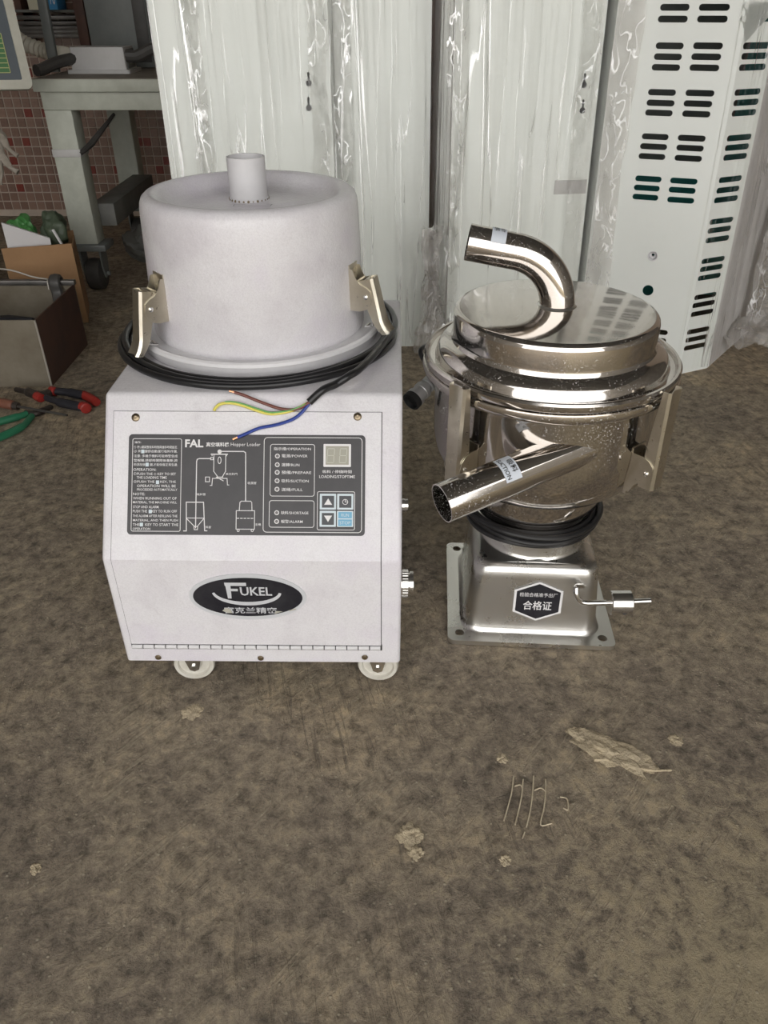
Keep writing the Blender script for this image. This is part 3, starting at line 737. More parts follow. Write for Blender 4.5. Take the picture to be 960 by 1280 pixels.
tail = [Vector((DX + q * math.cos(R(a)), DY + q * math.sin(R(a)), ZT + z)) for a, q, z in ((75, .2455, .0165), (50, .2460, .0167), (25, .2465, .0167), (5, .2465, .0168), (-12, .2480, .0170), (-24, .2500, .0172))] + [on_z(452, 459, ZT + .0190), on_z(436, 470, ZT + .0185), on_z(420, 480, ZT + .0095), upw(404, 489, .0085), upw(387, 504, .0075)]
bm = B(); tube(bm, wpath(spline(tail, 8)), .0062, 12); O('cable_tail', bm, 'cable', PC)
def wire(px, matn, name='wire', r=.0024, tip=True):
    pts = spline([upw(x, y, o) for x, y, o in px], 8)
    bm = B(); tube(bm, wpath(pts[:-3]), r, 8); w = O(name, bm, matn, PC)
    if tip:
        bm = B(); tube(bm, wpath(pts[-5:]), r * .65, 6); O('copper_tip', bm, 'copper', w)
wire([(389, 503, .007), (372, 512, .006), (352, 512, .007), (325, 503, .008), (305, 495, .008), (288, 490, .008)], 'brown_wire')
wire([(389, 503, .005), (365, 514, .005), (340, 518, .0045), (322, 514, .005), (305, 508, .007), (290, 505, .008), (277, 506, .007), (270, 511, .005), (268, 516, .004)], 'yellow_wire', tip=False)
wire([(388, 504, .0075), (366, 513, .0075), (341, 516.5, .007), (323, 512, .0075), (306, 506.5, .0085), (291, 503.5, .0095), (278, 504.5, .0085)], 'green_wire', r=.0013, tip=False)
wire([(387, 505, .005), (376, 518, .0055), (364, 526, .006), (345, 532, .006), (325, 536, .0064), (308, 543, .0064), (292, 550, .0060)], 'blue_wire', r=.0026)

# ================================================================== STEEL HOPPER
hx_, hy_ = .277, 1.212
HO = E('steel_hopper', (hx_, hy_, 0), 'polished stainless steel suction hopper with bent pipe on lid', 'hopper')
pc = Vector(((.431 + .133) / 2 - hx_, 1.20 - hy_, 0)); PR = Matrix.Translation(pc) @ Matrix.Rotation(R(-3.4), 4, 'Z')
ph = .1545
bm = B()
holes = [circ(sx * (ph - .022), sy * (ph - .022), .0085, 16) for sx in (-1, 1) for sy in (-1, 1)]
plate(bm, rr(ph, ph, .013, 5), holes, t=.010, z=.001, mtx=PR)
bp = O('base_plate', bm, 'steel_base', HO, angle=30)
rings = []
for h, rd, z in ((.131, .036, .011), (.127, .035, .014), (.1245, .034, .022), (.121, .033, .06), (.115, .032, .130), (.1135, .032, .142), (.110, .031, .150), (.104, .031, .1545), (.100, .04, .1565), (.0995, .0995, .158), (.097, .097, .160), (.095, .095, .166), (.0945, .0945, .185), (.090, .090, .190)):
    rings.append([PR @ Vector((x, y, z)) for x, y in rr(h, h, rd, 9)])
bm = B(); loft(bm, rings); O('base_stand', bm, 'steel_base', HO, angle=40)
# body
bm = B()
lathe(bm, [(.085, .19), (.100, .205), (.111, .228), (.1135, .236), (.119, .243), (.1235, .262), (.127, .279), (.1275, .284), (.131, .287), (.143, .292), (.158, .301), (.171, .314), (.181, .332), (.187, .352), (.1895, .375), (.190, .40), (.190, .470), (.1905, .474), (.193, .475), (.193, .481), (.2085, .483), (.211, .486), (.212, .492), (.2105, .498), (.204, .4995), (.196, .4995)], 112)
body = O('body', bm, 'steel', HO)
bm = B()
lathe(bm, [(.203, .499), (.2075, .4995), (.2095, .503), (.2095, .511), (.207, .5145), (.203, .5145), (.2005, .511), (.199, .5075), (.1915, .5065), (.1895, .509), (.1885, .516), (.185, .525), (.178, .532), (.170, .5355), (.1665, .537), (.1645, .541), (.164, .548), (.164, .576), (.1625, .582), (.159, .5855), (.154, .5865), (0, .5865)], 112)
lid = O('lid', bm, 'steel', HO)
# outlet elbow on lid
pts = []
ez, er = .671, .088
elb0 = Vector((0.004, .015, 0)); dirh = Vector((-1, .10, 0)).normalized()
for i in range(5): pts.append(elb0 + Vector((0, 0, .585 + (ez - er - .585) * i / 4)))
for i in range(1, 19):
    a = R(90 * i / 18 * .92); pts.append(elb0 + Vector((0, 0, ez - er)) + dirh * (er * (1 - math.cos(a))) + Vector((0, 0, er * math.sin(a))))
last = pts[-1]; dd = (pts[-1] - pts[-2]).normalized()
for i in range(1, 9): pts.append(last + dd * (.074 * i / 8))
RP = .0282
bm = B(); pipe(bm, pts[::-1], RP)
elbow = O('outlet_pipe', bm, 'steel', HO)
bm = B(); lathe(bm, [(RP + .004, .586), (RP + .002, .5885), (RP - .001, .590)], 40, Matrix.Translation(elb0)); O('weld_ring', bm, 'steel_base', elbow)
def pipe_sticker(parent, o, ax, side, r, u0, u1, a0, a1, lines, flipu=False):
    """paper label bent round a pipe: o point on axis, ax axis, side = direction of angle 0"""
    ax = ax.normalized(); side = (side - ax * side.dot(ax)).normalized(); w = ax.cross(side)
    fn = lambda rr_: (lambda u, a: o + ax * u + (side * math.cos(a) + w * math.sin(a)) * rr_)
    bm = B(); n = 10; f = fn(r + .0006)
    G = [[bm.verts.new(f(u, a0 + (a1 - a0) * i / n)) for i in range(n + 1)] for u in (u0, u1)]
    for i in range(n): bm.faces.new((G[0][i], G[0][i + 1], G[1][i + 1], G[1][i]))
    st = O('paper_sticker', bm, 'paper', parent)
    bm = B(); f2 = fn(r + .001)
    for s, (ua_, aa, ub_, ab) in lines:
        text(bm, s, 0, 0, 1, 1, lambda x, y: f2(u0 + (u1 - u0) * (ua_ + (ub_ - ua_) * y), a0 + (a1 - a0) * (aa + (ab - aa) * x)), .015)
    O('sticker_lettering', bm, 'black_ink', parent, smooth=False, recalc=False)
pipe_sticker(elbow, pts[-1], -dd, Vector((0, 0, 1)), RP, .033, .056, R(-20), R(62), [('出料', (.15, .1, .5, .5)), ('OUT', (.6, .1, .85, .5))])
# suction pipe welded to the front
e0 = Vector((.085, .948, .383)); e1 = Vector((.335, 1.066, .425)) ; e0 -= HO.location; e1 -= HO.location
ax = (e1 - e0).normalized()
RP2 = .0305
pts = [e0 + (e1 - e0) * (i / 24) for i in range(25)]
bm = B(); pipe(bm, pts, RP2, n=40); sp = O('suction_pipe', bm, 'steel', HO)
bm = B(); tube(bm, [e0 + ax * .1305, e0 + ax * .1310], RP2 - .0021, 30); O('pipe_depth', bm, 'dark_pipe_inside', sp)
pipe_sticker(sp, e0, ax, Vector((-.15, -.6, .8)), RP2, .095, .122, R(-48), R(38), [('吸料', (.55, .25, .92, .75)), ('SUCTION', (.12, .08, .38, .92))])
# latches on the rim
for ang in (223, 312, 90):
    a = R(ang); mx = Matrix.Rotation(a, 4, 'Z') @ Matrix.Translation((.190, 0, .372))
    lt = latch(HO, 'latch', mx, R(-1), True, .140, .014, .0)
# hexagon quality mark
fz = frame(PR @ Vector((0, -.1195, .080)), PR.to_3x3() @ Vector((1, 0, 0)), PR.to_3x3() @ Vector((0, .083, 1)))
hxs = lambda k: [(.044 * k, .024 * k), (0, .043 * k), (-.044 * k, .024 * k), (-.044 * k, -.024 * k), (0, -.043 * k), (.044 * k, -.024 * k)]
cu_, cv_ = on_frame(672, 751, Matrix.Translation(HO.location) @ fz)
bm = B(); plate(bm, hxs(1), t=.0006, z=0); hs = O('quality_sticker', bm, 'ink', HO, smooth=False); hs.matrix_local = fz @ Matrix.Translation((cu_, cv_, .0018))
hs['label'] = 'black hexagonal inspection sticker with white border'
bm = B(); ngon(bm, hxs(.9), .0009); O('sticker_field', bm, 'badge_black', hs, smooth=False)
bm = B(); f_ = lambda x, y: Vector((x, y, .0012))
text(bm, '检验合格准予出厂', -.034, .0105, .034, .0195, f_, .004); text(bm, '合格证', -.026, -.0185, .026, .0015, f_, .012)
O('sticker_lettering', bm, 'ink', hs, smooth=False, recalc=False)
# level arm with counterweight
def hp(px, py, y): return on_y(px, py, y) - HO.location
arm = [hp(735, 733, 1.10), hp(722, 733, 1.066), hp(720.5, 738, 1.058), hp(721, 745, 1.054), hp(726, 752, 1.053), hp(734, 754, 1.053), hp(770, 753, 1.053), hp(813, 751, 1.053)]
bm = B(); tube(bm, spline(arm[:6], 6) + arm[6:], .0052, 12); am = O('level_arm', bm, 'chrome', HO)
wc = hp(775, 753, 1.053)
bm = B(); mx = Matrix.Translation(wc) @ Matrix.Rotation(R(90), 4, 'Y')
lathe(bm, [(0, -.019), (.021, -.019), (.0222, -.0175), (.0222, .0175), (.021, .019), (0, .019)], 36, mx); cw = O('counterweight', bm, 'chrome', am)
bm = B(); lathe(bm, [(.0042, 0), (.003, -.004), (0, -.004)], 14, Matrix.Translation(wc + Vector((.004, -.0215, -.006))) @ Matrix.Rotation(R(90), 4, 'X')); O('set_screw', bm, 'shade_and_marks', am)

# sensor cable coiled round the neck, plug at the back left
SC = E('sensor_cable', (hx_, hy_, .19), 'thin black cable coiled around neck of steel hopper with metal plug', 'cable')
for r_, z, ph_ in ((.1045, .1970, 0), (.1160, .1960, 1), (.1095, .2070, 2), (.1200, .2065, 3.1), (.1135, .2175, .7), (.1230, .2180, 1.9)):
    bm = B(); p_ = []
    for i in range(73):
        a = 2 * math.pi * i / 72; q = r_ + .002 * math.sin(2 * a + ph_)
        p_.append(Vector((q * math.cos(a), q * math.sin(a), z - .19 + .002 * math.sin(3 * a + ph_))))
    tube(bm, p_, .0058, 10, False); bmesh.ops.remove_doubles(bm, verts=bm.verts, dist=.0005); O('cable_loop', bm, 'cable', SC)
q0 = on_y(532, 484, 1.27); q1 = on_y(517, 499, 1.245)
rel = lambda p: p - SC.location
loose = [Vector((-.06, .105, .015)), Vector((-.06, .17, .05)), Vector((-.08, .212, .14)), Vector((-.12, .205, .24)), Vector((-.17, .16, .275)), Vector((-.212, .09, .287)), rel(q0 + (q0 - q1) * .8), rel(q0)]
bm = B(); tube(bm, spline(loose, 8), .0042, 8); O('cable_lead', bm, 'cable', SC)
dq = (q1 - q0); ln = dq.length
mxq = frame(rel(q0), dq.orthogonal(), dq.cross(dq.orthogonal())); 
mxq = mxq @ Matrix.Scale(1.12, 4)
bm = B(); lathe(bm, [(0, -.020), (.008, -.020), (.0125, -.016), (.0125, -.004), (.010, -.003), (.010, .003), (.0145, .004), (.0145, .012), (.0135, .013), (.0135, .022), (.0155, .023), (.0155, .030)], 24, mxq)
O('cable_plug', bm, 'plug', SC)
bm = B(); lathe(bm, [(.0155, .030), (.0155, .039), (.0125, .040), (.011, .033), (0, .033)], 24, mxq); O('plug_mouth', bm, 'rubber', SC)

# ================================================================== WRAPPED PANELS BEHIND
def film_sheet(name, parent, fn, nx, ny, amp, seed, freq=18, slant=.3, material='film', fine=.35):
    """pleated film: fn(u,v)->(point, normal)"""
    bm = B(); G = []
    for j in range(ny + 1):
        row = []
        for i in range(nx + 1):
            u, v = i / nx, j / ny; p, nrm = fn(u, v)
            s = u * freq + slant * (v - .5) * freq * .25
            d = abs(noise.noise(Vector((s, v * 1.5, seed)))) + fine * abs(noise.noise(Vector((s * 3.1, v * 5, seed + 9)))) 
            row.append(bm.verts.new(p + nrm * (amp * d)))
        G.append(row)
    for j in range(ny):
        for i in range(nx): bm.faces.new((G[j][i], G[j][i + 1], G[j + 1][i + 1], G[j + 1][i]))
    return O(name, bm, material, parent, angle=180, recalc=False)
def crumple(name, parent, fn, nx, ny, amp, seed, sc=14, material='film_crumple', sharp=22):
    bm = B(); G = []
    for j in range(ny + 1):
        row = []
        for i in range(nx + 1):
            u, v = i / nx, j / ny; p, nrm = fn(u, v)
            q = Vector((p.x, p.y, p.z * .45)) * sc + Vector((seed, seed * 2, 0))
            d = noise.noise_vector(q) * .6 + noise.noise_vector(q * 2.7) * .35
            row.append(bm.verts.new(p + d * amp + nrm * abs(d.x) * amp))
        G.append(row)
    for j in range(ny):
        for i in range(nx): bm.faces.new((G[j][i], G[j][i + 1], G[j + 1][i + 1], G[j + 1][i]))
    return O(name, bm, material, parent, angle=sharp, recalc=False)
def keyhole(x, y, r=.0085, w=.0035, hgt=.026):
    pts = []
    for i in range(15):
        a = R(110 + 320 * i / 14); pts.append((x + r * math.cos(a), y + r * math.sin(a)))
    return pts + [(x + w, y + hgt), (x, y + hgt + .003), (x - w, y + hgt)]
LEAN = R(-4.5)
def foot_shear(a): return Matrix(((1, 0, 0, 0), (0, 1, 0, 0), (0, -math.tan(a), 1, 0), (0, 0, 0, 1)))
def settle(root, a):
    """let the leaning cover stand flat: its depth follows the floor instead of dipping under it"""
    for ch in root.children: ch.data.transform(foot_shear(a))
def wrapped_panel(name, label, loc, rz, wid, hgt, dep, keys, seed, roll=0, freq=18, amp=.012):
    p = E(name, loc, label, 'panel', rz=rz, rx=LEAN)
    p.rotation_euler = (LEAN, roll, rz)
    Mw = Matrix.Translation(loc) @ p.rotation_euler.to_matrix().to_4x4()
    fr = frame((0, 0, 0), (1, 0, 0), (0, 0, 1))
    hs_ = []
    for px, py in keys: u, v_ = on_frame(px, py, Mw @ fr); hs_.append(keyhole(u, v_))
    bm = B(); plate(bm, [(0, 0), (wid, 0), (wid, hgt), (0, hgt)], hs_, t=-.0015, mtx=fr); O('face_sheet', bm, 'panel', p, smooth=False)
    for nm, a in (('side_flange', (0, .0015)), ('side_flange', (wid - .0015, wid))):
        bm = B(); box(bm, a[0], a[1], .0015, dep, 0, hgt); O(nm, bm, 'panel_side', p, smooth=False)
    bm = B(); box(bm, .0015, wid - .0015, .0015, dep, 0, .0015); O('foot_flange', bm, 'panel_side', p, smooth=False)
    bm = B(); box(bm, .0015, wid - .0015, dep - .002, dep, .0015, hgt); O('back_sheet', bm, 'panel_side', p, smooth=False)
    film_sheet('plastic_film', p, lambda u, v_: (Vector((-.004 + u * (wid + .008), -.003, .004 + v_ * (hgt - .004))), Vector((0, -1, 0))), 150, 40, amp, seed, freq)
    return p, Mw, fr
PA, MA, FA = wrapped_panel('wrapped_panel', 'white sheet metal panel in stretch film, standing behind the white drum', (-.635, 2.45, .0), R(2), .492, 1.7, .045, ((386, 104), (386, 135)), 3.1, roll=R(-.6))
PB, MB_, FB = wrapped_panel('wrapped_panel', 'narrow white panel in stretch film with its foot beside the white cabinet', (-.165, 2.535, 0), R(0), .314, 1.7, .06, (), 8.7, freq=12)
PC_, MC, FC = wrapped_panel('wrapped_panel', 'white panel in stretch film with keyholes and grey strip behind the steel hopper', (.200, 2.36, 0), R(9), .425, 1.7, .30, ((730, 106), (728, 138)), 5.3, freq=14)
# grey strip on the panel behind the hopper
u0, v0 = on_frame(692, 243, MC @ FC); u1, v1 = on_frame(738, 224, MC @ FC); u1 = min(u1, .42)
bm = B(); box(bm, u0, u1, -.0015, 0, v0, v1); O('grey_strip', bm, 'grey_box', PC_, smooth=False)
film_sheet('side_film', PC_, lambda u, v: (Vector((-.003, u * .30, .02 + v * 1.66)), Vector((-1, 0, 0))), 60, 60, .006, 4.4, 6, 1.2)
crumple('bunched_film', PC_, lambda u, v: (Vector((-.02 + u * .05, -.012, .02 + v * 1.4)), Vector((0, -1, 0))), 9, 110, .022, 2.2, 16)
crumple('film_knot', PC_, lambda u, v: (Vector((-.045 + .05 * math.cos(u * 6.28) * (.35 + .65 * abs(v - .72) / .72), .03 + .05 * math.sin(u * 6.28) * (.35 + .65 * abs(v - .72) / .72), .035 + v * .39)), Vector((0, -1, 0))), 18, 34, .03, 6.6, 22, 'film_cloudy')
crumple('bunched_film', PA, lambda u, v: (Vector((.085 + u * .05, -.010, .30 + v * 1.2)), Vector((0, -1, 0))), 9, 90, .016, 9.2, 16)
crumple('bunched_film', PA, lambda u, v: (Vector((.435 + u * .05, -.010, .20 + v * 1.3)), Vector((0, -1, 0))), 9, 90, .018, 1.2, 16)
crumple('bunched_film', PB, lambda u, v: (Vector((.03 + u * .05, -.012, .20 + v * 1.3)), Vector((0, -1, 0))), 9, 90, .018, 7.2, 16)
crumple('bunched_film', PC_, lambda u, v: (Vector((.355 + u * .06, -.016, .05 + v * 1.5)), Vector((0, -1, 0))), 9, 100, .014, 17.2, 14)

# vented cover --------------------------------------------------------------
VL = Vector((.634, 2.405, 0)); VB = Vector((.945, 2.295, 0)); VR = Vector((1.052, 2.345, 0)); VE = Vector((1.32, 2.68, 0)); VS = Vector((.614, 2.56, 0))
LV = R(-5.2)
VC = E('vented_cover', VL, 'white cabinet cover with rows of ventilation slots, partly wrapped in film', 'cabinet cover', rx=LV)
MV = Matrix.Translation(VL) @ Matrix.Rotation(LV, 4, 'X') @ foot_shear(LV)
def slot(cx_, cy_, w, h):
    return rr(w / 2, h / 2, h / 2 * .98, 4, cx_, cy_)
def face(a, b, name, slots, hgt=1.75, extra=(), matn='panel'):
    a, b = a - VL, b - VL; fr = frame(a, (b - a), (0, 0, 1)); w = (b - a).length
    hs_ = list(extra(MV @ fr)) if extra else []
    for px0, px1, py in slots:
        u0, v0 = on_frame(px0, py, MV @ fr); u1, v1 = on_frame(px1, py, MV @ fr); hs_.append((u0, u1, (v0 + v1) / 2))
    loops = []
    for h in hs_:
        if len(h) == 3 and not isinstance(h[0], tuple): loops.append(slot((h[0] + h[1]) / 2, h[2], h[1] - h[0], .0155))
        else: loops.append(h)
    bm = B(); plate(bm, [(0, 0), (w, 0), (w, hgt), (0, hgt)], loops, t=-.0016, mtx=fr)
    return O(name, bm, matn, VC, smooth=False), fr, w, hs_
cs = lambda x: 520 + x / 2.182
sl_ = []
c1 = [(20, 666, 746), (52, 660, 741), (125, 654, 730), (155, 649, 725), (184, 643, 720), (252, 633, 709), (281, 629, 705), (308, 625, 700), (373, 616, 689), (400, 611, 685), (427, 607, 680), (488, 598, 670), (513, 594, 665), (538, 590, 661)]
c2 = [(20, 772, 856), (52, 767, 850), (125, 756, 837), (155, 751, 832), (185, 746, 827), (254, 735, 814), (283, 730, 808), (311, 726, 803), (377, 714, 790), (404, 710, 785), (432, 705, 780), (494, 693, 768), (519, 689, 763), (546, 685, 759)]
for y, a, b in c1 + c2: sl_.append((cs(a), cs(b), y / 2.182))
sl_ += [(797, 835, 414), (793, 833, 424)]
def face_extra(Mf):
    out = []
    for px, py, r in ((816, 320, .0125), (810, 363, .016)):
        u, v = on_frame(px, py, Mf); out.append(circ(u, v, r, 24))
    # the rows above the frame go on at the same pitch
    for k in range(4):
        for r_ in range(3):
            for px0, px1 in ((826, 864), (874, 913)):
                u0, v0 = on_frame(px0, 9, Mf); u1, _ = on_frame(px1, 9, Mf)
                out.append((u0, u1, v0 + .033 + k * .125 + (2 - r_) * .031 + (.0 if k == 0 and r_ == 2 else .0)))
    return out
fo, ff, fw, _ = face(VL, VB, 'front_face', sl_, extra=lambda Mf: face_extra(Mf))
ss = [(931, 971, 7), (928, 965, 23)]
for y, x0, x1 in ((57, 929, 962), (70, 927, 959.5), (84, 924, 957), (115, 918.5, 950.5), (128, 917, 948), (141, 915, 945), (172, 909, 939), (184, 906.5, 936), (196, 904.5, 933.5)): ss.append((x0, x1, y))
for y, x0, x1 in ((224, 899, 927), (237, 896, 924), (249, 893, 922), (276, 887.5, 916), (287, 885, 913.5), (299, 882.5, 911), (325, 877.5, 905.5), (335, 875.5, 903), (346, 873, 900.5), (370, 868.5, 895), (380, 866, 893), (391, 864, 891), (413, 859.5, 886), (423, 857.5, 884), (433, 855.5, 882)): ss.append((x0, x1, y))
face(VB, VR, 'bevelled_side', ss)
face(VR, VE, 'side_return', [], matn='panel_side')
face(VS, VL, 'bevelled_side', [])
# grommet
u, v = on_frame(816, 320, MV @ ff)
bm = B(); lathe(bm, [(.0125, .002), (.0145, .0022), (.0145, .0002), (.0115, -.003), (.010, -.012), (.0042, -.012), (.0042, -.02)], 26, ff @ Matrix.Translation((u, v, 0))); O('grommet', bm, 'white_flat', VC)
# film on its left edge, over the bevel and trailing on the floor at the right
e_l = VL - VL; 
crumple('bunched_film', VC, lambda u, v: (Vector((-.004 + u * .065, -.022 - u * .024, .03 + v * 1.5)), Vector((-.3, -.9, 0)).normalized()), 14, 90, .016, 3.3, 11, 'film_cloudy')
nrm = Vector(((VR - VB).y, -(VR - VB).x, 0)).normalized()
film_sheet('plastic_film', VC, lambda u, v: ((VB - VL) * .93 + ((VR - VL) - (VB - VL) * .93) * u * 1.02 + Vector((0, 0, .01 + v * 1.7)) + nrm * .006, nrm), 60, 50, .008, 2.9, 9, .1)
n2 = Vector(((VE - VR).y, -(VE - VR).x, 0)).normalized()
film_sheet('side_film', VC, lambda u, v: (VR - VL + (VE - VR) * u + Vector((0, 0, .01 + v * 1.6)) + n2 * .004, n2), 40, 40, .012, 6.1, 6, .8)
crumple('loose_film', VC, lambda u, v: (VR - VL + Vector((.16 + .05 * v + u * (.08 + .10 * v), .16 - u * .05 + .1 * v, .035 + v * .62)), Vector((.5, -.8, 0))), 16, 46, .045, 8.8, 13, 'film_cloudy')
crumple('loose_film', VC, lambda u, v: (VR - VL + Vector((.07 + u * .17, .05 + v * .14, .045 + .02 * u + .05 * v)), Vector((0, 0, 1))), 18, 14, .03, 4.8, 20, 'film_cloudy')
for p_, a_ in ((PA, LEAN), (PB, LEAN), (PC_, LEAN), (VC, LV)): settle(p_, a_)
for ch in PB.children: ch.data.transform(Matrix(((1, 0, -.013, 0), (0, 1, 0, 0), (0, 0, 1, 0), (0, 0, 0, 1))))   # it stands a little out of plumb
# teal machine the cover leans against
TM = E('teal_machine', (1.25, 3.25, 0), 'teal painted machine housing glimpsed through slots of the vented cover', 'machine')
bm = B(); box(bm, -.62, .04, -.42, .35, .08, 1.9, .015); O('housing', bm, 'teal', TM)
bm = B(); box(bm, -.60, .02, -.40, .33, 0, .08); O('plinth', bm, 'dark', TM, smooth=False)
bm = B(); box(bm, -.5, -.1, -.432, -.418, .5, 1.5, .004); O('access_panel', bm, 'grey_metal', TM)
bm = B(); box(bm, -.14, -.12, -.455, -.43, .95, 1.1, .004); O('handle', bm, 'dark', TM)

# ================================================================== WORKBENCH CORNER
BY = 3.13
def by(px, py, y): return on_y(px, py, y)
WB = E('workbench', (-1.18, BY, 0), 'pale green steel workbench with casters in front of the tiled wall', 'workbench')
bl, br, bdp = -.055, .95, .80
bm = B(); box(bm, bl - .015, br, -.02, bdp, .725, .765, .003); O('table_top', bm, 'bench', WB)
bm = B(); box(bm, bl - .01, br - .005, -.015, bdp - .005, .7652, .7665); O('worn_surface', bm, 'bench_top', WB, smooth=False)
bm = B(); box(bm, bl, br, 0, .03, .665, .723, .002); O('apron', bm, 'bench', WB)
bm = B(); box(bm, bl, bl + .03, .03, bdp, .665, .723, .002); O('apron', bm, 'bench', WB)
for x, y in ((bl, 0), (bl, bdp - .1), (br - .1, 0), (br - .1, bdp - .1)):
    bm = B(); box(bm, x, x + .10, y, y + .09, .19, .665 if y else .665, .004)
    lg = O('leg', bm, 'bench', WB)
    bm = B(); box(bm, x - .01, x + .13, y - .015, y + .10, .165, .19, .003); O('foot_plate', bm, 'grey_metal', lg)
    bm = B()
    for fx in (.015, .095): plate(bm, [(y + .01, .165), (y + .01, .10), (y + .03, .05), (y + .06, .05), (y + .08, .10), (y + .08, .165)], t=.006, mtx=Matrix(((0, 0, 1, x + fx - .003), (1, 0, 0, 0), (0, 1, 0, 0), (0, 0, 0, 1))))
    tube(bm, [(x + .005, y + .045, .062), (x + .11, y + .045, .062)], .009, 8); cf = O('caster_fork', bm, 'grey_metal', WB)
    bm = B(); lathe(bm, [(0, -.032), (.05, -.032), (.06, -.026), (.062, 0), (.06, .026), (.05, .032), (0, .032)], 28, Matrix.Translation((x + .055, y + .045, .062)) @ Matrix.Rotation(R(90), 4, 'Y')); O('wheel', bm, 'dark', cf)
bm = B(); box(bm, bl + .07, bl + .16, .09, bdp - .1, .24, .325, .003); O('side_rail', bm, 'rail', WB)
bm = B(); box(bm, bl - .003, bl + .103, -.003, .093, .508, .535, .002); O('clamp_band', bm, 'grey_box', WB)
bm = B(); tube(bm, [(bl + .10, 0, .52), (bl + .13, .05, .545), (bl + .19, .2, .63)], [.008, .012, .006], 8); O('clamp_tail', bm, 'dark', WB)

# grey junction box
jb = on_z(125, 92, .7665)
JB = E('junction_box', (jb.x, jb.y + .0, .7665), 'light grey plastic junction box lying on the green workbench', 'box')
def trap(bm, z0, z1, w0, d0, w1, d1, dy=0):
    loft(bm, [[(x, y, z0) for x, y in rr(w0, d0, .006, 3, 0, d0)], [(x, y, z1) for x, y in rr(w1, d1, .006, 3, 0, d0 + dy)]], True, True)
bm = B(); trap(bm, .012, .085, .104, .072, .100, .066); O('housing', bm, 'grey_box', JB)
bm = B(); loft(bm, [[(x, y, z) for x, y in rr(.118, .085, .008, 3, 0, .072)] for z in (0, .012)], True, True); O('flange', bm, 'grey_box', JB)
bm = B(); box(bm, .104, .1065, .02, .12, .016, .078, .001); O('end_cap', bm, 'grey_metal', JB)
bm = B(); box(bm, .106, .108, .05, .075, .03, .055); O('end_label', bm, 'foam', JB)
# hoses
bm = B(); hp_ = spline([on_y(12, 38, 3.62), on_y(28, 53, 3.58), on_y(60, 65, 3.55), on_y(82, 69, 3.50), on_y(98, 76, 3.42)], 22)
rad = [.027 + .0035 * math.cos(i * math.pi / 2) for i in range(len(hp_))]
hp_ = [Vector((p.x, p.y, max(p.z, .7665 + .030))) for p in hp_]; tube(bm, hp_, rad, 12); tag(O('corrugated_hose', bm, 'hose'), 'cream corrugated hose running behind the grey junction box', 'hose')
bm = B(); tube(bm, [Vector((p.x, p.y, max(p.z, .7665 + .0195))) for p in spline([on_y(46, 91, 3.2), on_y(60, 83, 3.25), on_y(75, 77, 3.3), on_y(92, 73, 3.35)], 8)], .020, 10); tag(O('rubber_hose', bm, 'dark'), 'dark rubber hose curling left of the grey junction box', 'hose')
bm = B(); tube(bm, spline([on_y(158, 70, 3.3), on_y(172, 70, 3.3), on_y(188, 62, 3.3), on_y(205, 55, 3.3)], 8), .021, 10); tag(O('rubber_hose', bm, 'dark'), 'dark rubber hose leaving right end of the grey junction box', 'hose')
# dark pole, grey sheet housing, rusty board, bars, carton on the bench / shelf
pb = on_y(67, 78, 3.41); pt = on_y(75, -60, 3.41)
bm = B(); box(bm, -.017, .017, -.012, .012, 0, (pt.z - .7665) , .003, mtx=Matrix.Translation((pb.x, 3.41, .7665)) @ Matrix.Rotation(R(1.5), 4, 'Y')); tag(O('steel_post', bm, 'grey_metal'), 'thin dark steel post rising from the workbench', 'post')
gh = on_y(118, 62, 3.62); g2 = on_y(187, 62, 3.62)
GH = E('machine_housing', ((gh.x + g2.x) / 2, 3.62, .7665), 'grey sheet metal machine housing standing on the workbench', 'machine')
w2 = (g2.x - gh.x) / 2 + .01
bm = B(); box(bm, -w2, w2, 0, .25, 0, .75, .006); O('housing', bm, 'grey_metal', GH)
bm = B(); box(bm, w2 - .055, w2 - .005, -.004, 0, .02, .73, .002); O('edge_cover', bm, 'dark', GH)
bm = B(); box(bm, -w2 - .05, -w2 - .01, .02, .04, 0, .7, .002); O('back_board', bm, 'rust', GH)
SRK = E('steel_rack', (-1.72, 4.40, .86), 'wall rack holding stacked dark flat steel bars above the bench', 'rack')
xa, xb = on_y(27, 30, 4.35).x, on_y(104, 30, 4.35).x
for py in (22, 29, 35, 40, 45):
    z = on_y(60, py, 4.32).z; bm = B(); box(bm, xa - SRK.location.x, xb - SRK.location.x, -.10, .06, z - .86 - .008, z - .86 + .008, .001); O('flat_bar', bm, 'bar', SRK)
for x in (xa - .01, xb): bm = B(); box(bm, x - SRK.location.x, x - SRK.location.x + .03, -.06, .06, on_y(60, 50, 4.32).z - .88, .35); O('rack_upright', bm, 'rust', SRK)
zc = on_y(60, 14, 4.32).z
bm = B(); box(bm, xa - SRK.location.x, xb - SRK.location.x, -.11, .06, zc - .86 - .004, zc - .86 + .006); O('rack_shelf', bm, 'rail', SRK)
CT = E('parts_carton', ((on_y(30, 8, 4.2).x + on_y(67, 8, 4.2).x) / 2, 4.25, zc + .006), 'blue and cream printed carton on the steel rack shelf', 'box')
cw_ = (on_y(67, 8, 4.2).x - on_y(30, 8, 4.2).x) / 2
bm = B(); box(bm, -cw_, cw_ * .4, 0, .12, 0, .16, .002); O('carton_body', bm, 'carton_cream', CT)
bm = B(); box(bm, cw_ * .4, cw_, 0, .12, 0, .16, .002); O('carton_band', bm, 'carton_blue', CT)
bm = B(); text(bm, '78', cw_ * .55, .02, cw_ * .9, .09, lambda x, y: Vector((x, -.001, y))); O('carton_lettering', bm, 'ink', CT, smooth=False, recalc=False)

